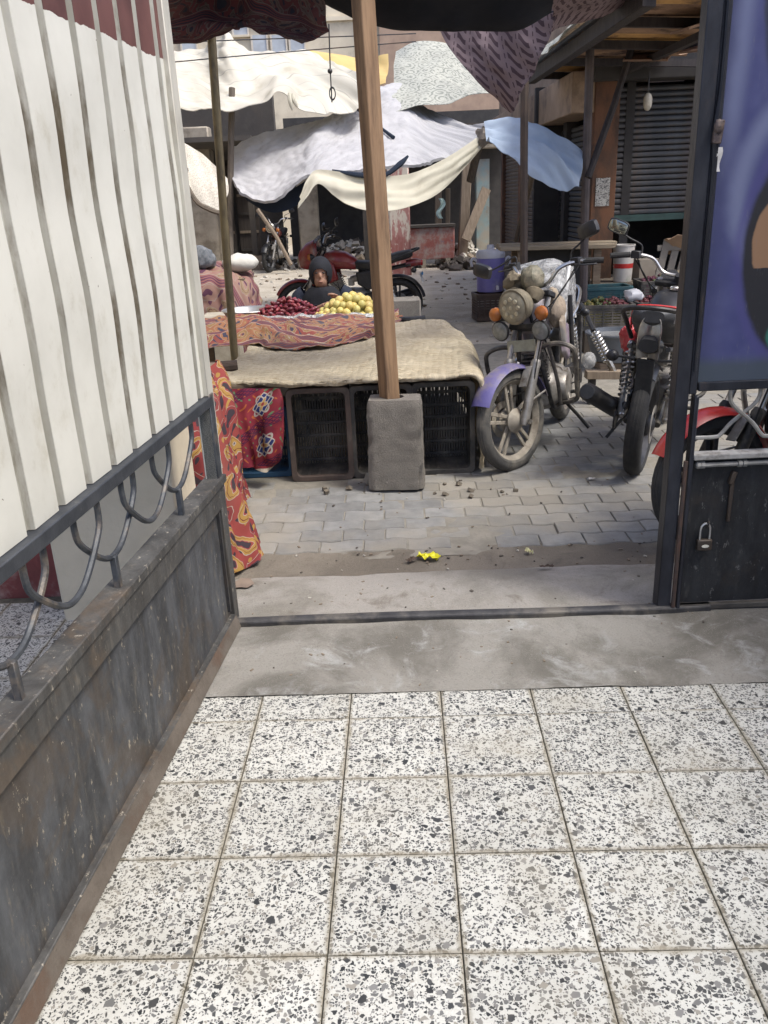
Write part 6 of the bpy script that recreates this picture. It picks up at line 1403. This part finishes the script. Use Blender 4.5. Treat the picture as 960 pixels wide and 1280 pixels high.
rubble('rubble_heap', 2.05, 19.6, .55, .6, .55, 170, 'small pale heap of rubble beside the weathered counter', RC[:3], 4)
rubble('rubble_heap', -2.6, 20.9, 1.1, .4, .22, 160, 'low litter of stones at the foot of the derelict house', RC[1:], 5)
rubble('rubble_heap', 1.9, 18.6, .5, .4, .20, 60, 'dark refuse on the ground beside the small pale rubble', RC[3:], 6)
gr = MB(); rnd_ = random.Random(11)
for k in range(420):
    x, y = rnd_.uniform(-4.5, 3), rnd_.uniform(8.5, 21); s_ = rnd_.uniform(.012, .05) * (y / 14); gr.box((x, y, gz(x, y) + s_ * .2), (s_ * 1.3, s_, s_ * .5), (rnd_.random() * .5, rnd_.random() * .5, rnd_.random() * 3), mi=rnd_.choice((0, 1, 1, 2)))
tag(add('street_litter', gr, RC), 'stones and scraps scattered over the dirt street', 'litter', kind='stuff')
# house closing the view
house = thing('house', 'tall cream plastered house closing the end of the street above the awnings', 'house', (-2, 30, 0))
m = MB(); m.box((-3.5, 31, 4.6), (15, 2, 9.4)); add('wall', m, CREAMH, house)
m = MB(); m.box((4.2, 29.7, 3.4), (7.4, .8, 7.0)); add('side_bay', m, mk('brown_house_brick', (.36, .26, .19), (.28, .20, .15), 3, .9, 0, .3, 20), house)
for px, py in ((325, 58), (349, 58), (372, 60), (236, 52), (300, 30), (455, 12)):
    q = D(px, py, 29.98); m = MB(); m.box((q.x, 29.96, q.z), (.44, .06, .62)); wd = add('window', m, mk('dusty_pane', (.42, .45, .48), (.34, .36, .38), 3, .3), house); m = MB(); m.box((q.x, 29.93, q.z - .34), (.56, .14, .06)); add('sill', m, CREAMH, wd)
    for dx in (-.24, .24): m = MB(); m.box((q.x + dx, 29.94, q.z), (.05, .08, .66)); add('frame', m, mk('pale_frame', (.55, .5, .42), (.48, .43, .36)), wd)
q = D(488, 40, 29.5); m = MB(); m.tube([(q.x - .25, 29.6, 2.0), (q.x - .25, 29.6, 8.5)], .07, 8); add('drain_pipe', m, GREYROD, house)
for zz in (q.z - 1.0, q.z + .5): m = MB(); m.box((-3.5, 29.95, zz), (14.9, .12, .12)); add('string_course', m, CREAMH, house)
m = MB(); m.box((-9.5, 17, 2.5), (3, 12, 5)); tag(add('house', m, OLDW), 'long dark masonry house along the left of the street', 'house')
# house on the left just behind the gate pier, shading the stall side
m = MB(); m.box((-5.2, 7.5, 2.4), (3.8, 7.6, 4.9)); hl_ = thing('house', 'plain cream house beside the stall behind the open gate leaf', 'house', (-5.2, 7.5, 0)); add('wall', m, CREAM, hl_)
for y in (5.5, 8.8): m = MB(); m.box((-3.28, y, 1.2), (.06, .9, 2.3)); add('door', m, mk('shut_door_wood', (.075, .06, .05), (.05, .042, .036)), hl_)

# ------------------------------------------------------------ clothes stall beyond the metal pole
ct = thing('trestle', 'trestle heaped with folded cloth and bags beyond the metal pole', 'trestle', (-1.75, 9.1, 0))
m = MB(); m.box((-1.85, 9.1, .80), (1.1, .8, .03)); add('top', m, WOOD, ct)
for x in (-2.3, -1.4):
    for y in (8.8, 9.4): m = MB(); m.box((x, y, .38), (.05, .05, .80)); add('leg', m, WOOD, ct)
rows = [[('w', -2.4, 9.5, .84), ('w', -2.0, 9.5, .86), ('w', -1.6, 9.5, .88), ('w', -1.32, 9.4, .84), ('w', -1.26, 9.3, .6), ('w', -1.22, 9.3, .3)],
        [('w', -2.4, 9.1, .86), ('w', -2.0, 9.1, .92), ('w', -1.6, 9.1, .93), ('w', -1.30, 9.0, .84), ('w', -1.22, 8.95, .6), ('w', -1.16, 8.95, .2)],
        [('w', -2.4, 8.75, .84), ('w', -2.0, 8.72, .86), ('w', -1.62, 8.70, .86), ('w', -1.36, 8.66, .80), ('w', -1.24, 8.64, .6), ('w', -1.14, 8.66, .15)],
        [('w', -2.4, 8.62, .62), ('w', -2.0, 8.58, .62), ('w', -1.64, 8.56, .58), ('w', -1.42, 8.52, .56), ('w', -1.28, 8.52, .45), ('w', -1.16, 8.58, .08)],
        [('w', -2.4, 8.58, .42), ('w', -2.0, 8.54, .40), ('w', -1.66, 8.50, .33), ('w', -1.46, 8.46, .18), ('w', -1.30, 8.46, .10), ('w', -1.18, 8.54, .03)]]
tag(add('tent_cloth', cloth(rows, 80, 60, .06, (4.5, 3), 41, .012, 14), TENT_D, solid=.006), 'old pink and red printed cloths draped over the trestle beyond the pole', 'cloth')
m = lump((-2.02, 8.95, 1.0), (.13, .11, .09), .02, 9, 2); tag(add('bundle', m, mk('blue_bundle_cloth', (.025, .045, .10), (.018, .03, .07), 9, .9)), 'dark blue cloth bundle on the heaped trestle', 'bundle')
m = lump((-1.72, 8.85, 1.02), (.13, .12, .12), .03, 10, 6); tag(add('bundle', m, mk('striped_bundle', (.07, .08, .09), (.20, .21, .22), 18, .8, 0, .4, 30)), 'striped dark grey bundle on the heaped trestle', 'bundle')
m = lump((-1.36, 8.98, .95), (.19, .16, .09), .02, 9, 9); tag(add('sack', m, mk('white_sack', (.55, .53, .47), (.44, .42, .37), 8, .8, 0, .4, 30)), 'crumpled white plastic sack on the edge of the heaped trestle', 'sack')
m = MB(); m.box((-1.47, 8.2, .26), (.34, .26, .58), (0, 0, .1)); tag(add('stone_block', m, mk('pale_stone', (.42, .38, .31), (.31, .28, .22)), bevel=.025, seg=2), 'pale stone block standing before the heaped trestle', 'stone')
m = MB(); m.box((-1.98, 8.25, .29), (.46, .3, .64)); tag(add('carton', m, mk('brown_carton', (.16, .115, .07), (.12, .085, .055), 5, .9, 0, .1, 30)), 'brown carton standing under the heaped trestle', 'carton')
m = MB(); m.tube([D(322, 262, 19.4), D(345, 295, 19.2), D(364, 331, 19.0)], .045, 7); tag(add('leaning_pole', m, OLDPOST), 'pale pole leaning across the old motorcycle in the shade', 'pole')

# ------------------------------------------------------------ cooler, bench, fruit crates on the right
COOLB = mk('mauve_cooler_plastic', (.20, .18, .46), (.17, .155, .40), 6, .4, 0, .05, 30, dirt=(.28, .26, .42), dscale=4)
COOLW = mk('white_cooler_lid', (.66, .66, .70), (.55, .55, .60), 6, .4)
cp = Vector((1.48, 11.0, 0)); crate('dark plastic crate carrying the mauve water cooler', (cp.x, cp.y, -.02), (.42, .34, .33), (0, 0, .1), CRATEBR, nb=7)
cl = thing('water_cooler', 'mauve water cooler with a white lid and handles on a crate', 'cooler', (cp.x, cp.y, .322))
T_ = Matrix.Translation((cp.x, cp.y, .322)); m = MB(); m.lathe([(.15, 0), (.168, .01), (.172, .05), (.178, .25), (.180, .40), (.176, .415)], 26, T_); add('body', m, COOLB, cl)
m = MB(); m.lathe([(.180, .416), (.183, .44), (.180, .48), (.165, .505), (.06, .515), (.05, .52), (.045, .565), (.03, .572), (.002, .573)], 26, T_); add('lid', m, COOLW, cl)
for s_ in (-1, 1): m = MB(); m.tube([(cp.x + s_ * .175, cp.y - .02, .70), (cp.x + s_ * .22, cp.y - .03, .74), (cp.x + s_ * .25, cp.y - .03, .70), (cp.x + s_ * .235, cp.y - .02, .64)], .016, 8, smooth=12); add('handle', m, COOLW, cl)
m = MB(); m.tube([(cp.x + .06, cp.y - .17, .40), (cp.x + .06, cp.y - .22, .40), (cp.x + .06, cp.y - .22, .365)], .016, 8); add('tap', m, COOLW, cl)
bn = thing('bench', 'long rough plank bench before the side shutters', 'bench', (1.95, 9.7, 0))
for k, (x0, x1, y, dz, th_) in enumerate(((1.38, 2.62, 9.55, 0, .045), (1.40, 2.70, 9.78, .01, .05), (1.42, 2.6, 10.0, 0, .04))):
    m = MB(); m.box(((x0 + x1) / 2, y, .93 + dz), (x1 - x0, .21, th_), (0, R_(.8), R_(k - 1))); add('plank', m, mk('bench_plank', (.30, .245, .175), (.22, .175, .12), 5, .9, 0, .4, 30, stretch=(1, 8, 8)), bn, bevel=.006)
for x in (1.62, 2.45):
    for y in (9.55, 9.98): m = MB(); m.box((x, y, .44), (.08, .07, .93)); add('leg', m, WOOD, bn)
m = MB(); m.box((2.0, 9.80, .70), (.7, .02, .42)); add('apron_board', m, DARKIN, bn)
tag(add('sack', lump((1.95, 9.35, .30), (.28, .2, .36), .06, 6, 5), mk('dark_blue_sack', (.02, .028, .06), (.03, .036, .06), 7, .9, 0, .4, 30)), 'dark blue sack slumped under the long plank bench', 'sack')
bk = thing('bucket', 'white plastic tub with a red band on the shop step', 'bucket', (2.80, 9.75, .51)); T_ = Matrix.Translation((2.80, 9.75, .512))
m = MB(); m.lathe([(.095, 0), (.10, .005), (.118, .38), (.124, .385), (.124, .40), (.112, .40), (.10, .37), (.09, .02), (.002, .015)], 22, T_, caps=False); add('tub', m, mk('white_tub', (.58, .55, .50), (.46, .43, .39), 8, .5, 0, .05, 30, dirt=(.30, .36, .28), dscale=7, dlo=.58, dhi=.7), bk)
m = MB(); m.lathe([(.1075, .15), (.1095, .20)], 22, T_, caps=False); add('red_band', m, REDP, bk, solid=.002)
tag(add('carton', (lambda m: m.box((3.12, 9.95, .62), (.26, .2, .22), (0, 0, .2)))(MB()), mk('pale_carton', (.28, .25, .21), (.22, .19, .16), 6, .9)), 'small pale carton in the dark of the open shop', 'carton')
sc_ = thing('slatted_box', 'broken grey slatted wooden box leaning on the shop step with brown paper', 'box', (3.28, 9.35, .5))
for k in range(4): m = MB(); m.box((3.12 + .12 * k, 9.4 + .02 * k, .74), (.075, .02, .46), (R_(-10), R_(14), 0)); add('slat', m, mk('grey_slat', (.20, .18, .155), (.14, .125, .105), 6, .9, 0, .3, 30), sc_)
for z in (.62, .88): m = MB(); m.box((3.32, 9.43, z), (.50, .02, .06), (R_(-10), 0, 0)); add('cross_slat', m, mk('grey_slat', (.20, .18, .155), (.14, .125, .105)), sc_)
m = MB(); m.grid([[Vector((3.14 + .10 * k, 9.30 + .06 * i + .02 * math.sin(k * 2 + i), .97 + .05 * math.sin(k * 1.3 + i * .9) - .03 * i)) for k in range(6)] for i in range(5)]); add('brown_paper', m, mk('brown_paper', (.36, .25, .17), (.28, .19, .13), 6, .9), sc_, solid=.004)
GRAPE = [mk('grape_%d' % k, c, tuple(q * .7 for q in c), 30, .4, 0, 0, 30, var=.4) for k, c in enumerate(((.19, .06, .06), (.13, .04, .06), (.24, .20, .06), (.10, .12, .04)))]
def fruit_crate(label, x, y, z, mat, cols, sd, w_=.52, d_=.36, h_=.24):
    crate(label, (x, y, z), (w_, d_, h_), (0, 0, random.uniform(-.08, .08)), mat, nb=5)
    rnd_ = random.Random(sd); g = MB()
    for k in range(190):
        xx, yy = rnd_.uniform(-.45, .45) * w_, rnd_.uniform(-.45, .45) * d_; zz = h_ * .8 + .09 * (1 - (2 * xx / w_) ** 2) * (1 - (2 * yy / d_) ** 2) * rnd_.uniform(.4, 1.2)
        r_ = rnd_.uniform(.014, .022); mi = int(min(len(cols) - 1, max(0, (xx / w_ + .5 + rnd_.uniform(-.15, .15)) * len(cols)))); g.ball((x + xx, y + yy, z + zz), r_, 6, 4, mi=mi)
    g.box((x, y, z + h_ * .5), (w_ - .04, d_ - .04, h_ * .6)); tag(add('grapes', g, cols), 'mound of small grapes filling the ' + label.split(' with')[0], 'grapes', kind='stuff')
fruit_crate('black crate with green and red grapes beside the dented basin', 2.30, 8.55, .20, CRATEB, [GRAPE[2], GRAPE[3], GRAPE[0], GRAPE[0]], 1)
fruit_crate('black crate with dusky red grapes behind the grey seat', 2.86, 8.60, .20, CRATEB, [GRAPE[0], GRAPE[1], GRAPE[1]], 2)
fruit_crate('tall black crate with dark fruit next to the slatted box', 3.05, 9.15, .34, CRATEB, [GRAPE[1], GRAPE[3], GRAPE[2]], 3)
crate('teal crate set behind the grapes against the shop step', (2.45, 9.15, .28), (.50, .34, .26), (0, 0, 0), CRATEG, nb=6)
for k, (x, y, h_) in enumerate(((2.30, 8.55, .2), (2.86, 8.60, .2), (3.05, 9.15, .33), (2.45, 9.15, .27))):
    m = MB(); m.box((x, y, h_ / 2 - .018), (.46, .32, h_ + .03)); tag(add('carton', m, mk('dark_carton', (.07, .055, .04), (.05, .04, .03), 6, .9)), ('dark carton under the crate of green and red grapes', 'dark carton under the crate of dusky red grapes', 'dark carton under the tall black fruit crate', 'dark carton under the teal crate')[k], 'carton')
tag(add('white_bag', lump((2.60, 8.62, .50), (.10, .07, .06), .03, 14, 3), mk('white_bag_film', (.68, .68, .68), (.55, .55, .55), 9, .5)), 'scrunched white bag lying between the grape crates', 'bag')
m = MB(); m.lathe([(.20, 0), (.21, .005), (.265, .23), (.285, .235), (.285, .25), (.26, .25), (.20, .03), (.002, .025)], 28, Matrix.Translation((2.17, 7.62, .06)), caps=False); tag(add('basin', m, mk('grey_basin', (.13, .14, .155), (.10, .11, .12), 8, .5, .1)), 'round grey plastic basin before the grape crates', 'basin')
m = MB(); m.lathe([(.02, 0), (.255, .0), (.256, .004)], 28, Matrix.Translation((2.17, 7.62, .27))); tag(add('basin_water', m, mk('grey_water', (.30, .30, .29), (.24, .24, .23), 5, .1)), 'grey water filling the round basin', 'water')
m = MB(); m.box((2.17, 7.62, .018), (.36, .3, .075)); tag(add('wood_block', m, WOOD, bevel=.01), 'low wooden block under the grey basin', 'block')
# sprung fork of a cart between the bikes
ca = thing('hand_cart', 'rusty sprung fork and flat timber bar of a cart behind the motorcycles', 'cart', (1.95, 6.35, 0))
a, b = D(742, 414, 6.3), D(768, 466, 6.3); m = MB(); m.tube([a, b], .014, 8); m.tube([a.lerp(b, .7), b], .024, 8); fk = add('strut', m, CHROME, ca)
ts = (b - a).normalized(); e1 = ts.cross(Vector((0, 1, 0))).normalized(); e2 = ts.cross(e1); m = MB()
m.tube([a.lerp(b, .04 + .68 * k / 90) + (e1 * math.cos(k * .628) + e2 * math.sin(k * .628)) * .034 for k in range(91)], .008, 5); add('spring', m, CHROME, fk)
c0, c1 = D(732, 468, 6.3), D(828, 468, 6.3); m = MB(); m.bar(c0, c1, .09, .06); add('cross_bar', m, OLDPOST, ca, bevel=.004)
for x in (c0.x + .05, c1.x - .05): m = MB(); m.box((x, 6.3, c0.z / 2 - .02), (.05, .05, c0.z)); add('leg', m, BLACKF, ca)
m = MB(); m.tube([a, a + Vector((-.02, .2, .12)), a + Vector((0, .42, .14))], .02, 8); m.tube([a + Vector((0, .42, .14)), Vector((a.x, 6.72, -.03))], .02, 8); add('frame', m, BLACKF, ca)

# ------------------------------------------------------------ litter near the gate
def scrap(name, label, cat, c, sx, sy, mat, sd, rz=0, lift=.012):
    m = MB(); rows = []
    for i in range(7):
        rows.append([Vector(c) + Matrix.Rotation(rz, 3, 'Z') @ Vector(((k / 8 - .5) * sx, (i / 6 - .5) * sy * (1 + .25 * math.sin(k + sd)), lift * (.5 + noise.noise(Vector((k * .5 + sd, i * .5, sd)))) + .004)) for k in range(9)])
    m.grid(rows); return tag(add(name, m, mat, solid=.0008), label, cat)
q = G(536, 695); scrap('wrapper', 'crumpled bright yellow wrapper lying in the gutter', 'wrapper', (q.x, q.y, -.016), .105, .05, mk('yellow_foil', (.80, .72, .02), (.66, .62, .03), 30, .3, 0, .5, 40), 3, -.35, .03)
q = G(661, 688); scrap('paper_scrap', 'tiny pale yellow paper scrap in the gutter dirt', 'paper scrap', (q.x, q.y, -.016), .025, .035, mk('pale_paper', (.70, .66, .36), (.6, .57, .33), 20, .6), 6, .3, .02)
q = G(302, 733); scrap('paper_scrap', 'torn pinkish brown paper lying beside the gate hinge', 'paper scrap', (q.x, q.y, .006), .10, .08, mk('pink_paper', (.22, .17, .13), (.16, .12, .095), 10, .9), 9, .4, .008)
q = G(683, 711); scrap('dry_leaf', 'dry brown leaf on the concrete apron', 'leaf', (q.x, q.y, .004), .06, .02, mk('dry_leaf', (.08, .055, .04), (.06, .04, .03), 20, .9), 12, .1, .015)
q = G(520, 682); q = G(525, 679); scrap('dry_leaf', 'dark dry leaf curled in the gutter beside the yellow wrapper', 'leaf', (q.x - .05, q.y - .18, -.014), .05, .03, mk('dry_leaf', (.08, .055, .04), (.06, .04, .03)), 14, .8, .02)
q = G(740, 598); scrap('paper_scrap', 'small white paper scrap on the paving', 'paper scrap', (q.x, q.y, -.008), .04, .02, mk('white_paper', (.6, .58, .54), (.5, .48, .45), 20, .7), 16, .1, .01)
g = MB(); rnd_ = random.Random(3)
for k in range(170):
    y = rnd_.choice((rnd_.uniform(2.46, 2.95), rnd_.uniform(2.96, 3.4), rnd_.uniform(3.38, 3.72), rnd_.uniform(3.4, 4.7))); x = rnd_.uniform(-.62, 1.3); s_ = rnd_.uniform(.0025, .007) * (1.3 if y > 3.4 else 1)
    z = (z_sill(x, y) if y < 2.92 else z_apron(x, y) if y < 3.36 else -.017 if y < 3.7 else -.014); g.box((x, y, z + s_ * .2), (s_ * rnd_.uniform(1, 2.6), s_, s_ * .6), (0, 0, rnd_.random() * 3), mi=rnd_.choice((1, 1, 3, 3, 1, 0)))
tag(add('grit', g, RC), 'grit and crumbs on the concrete and paving by the gateway', 'grit', kind='stuff')
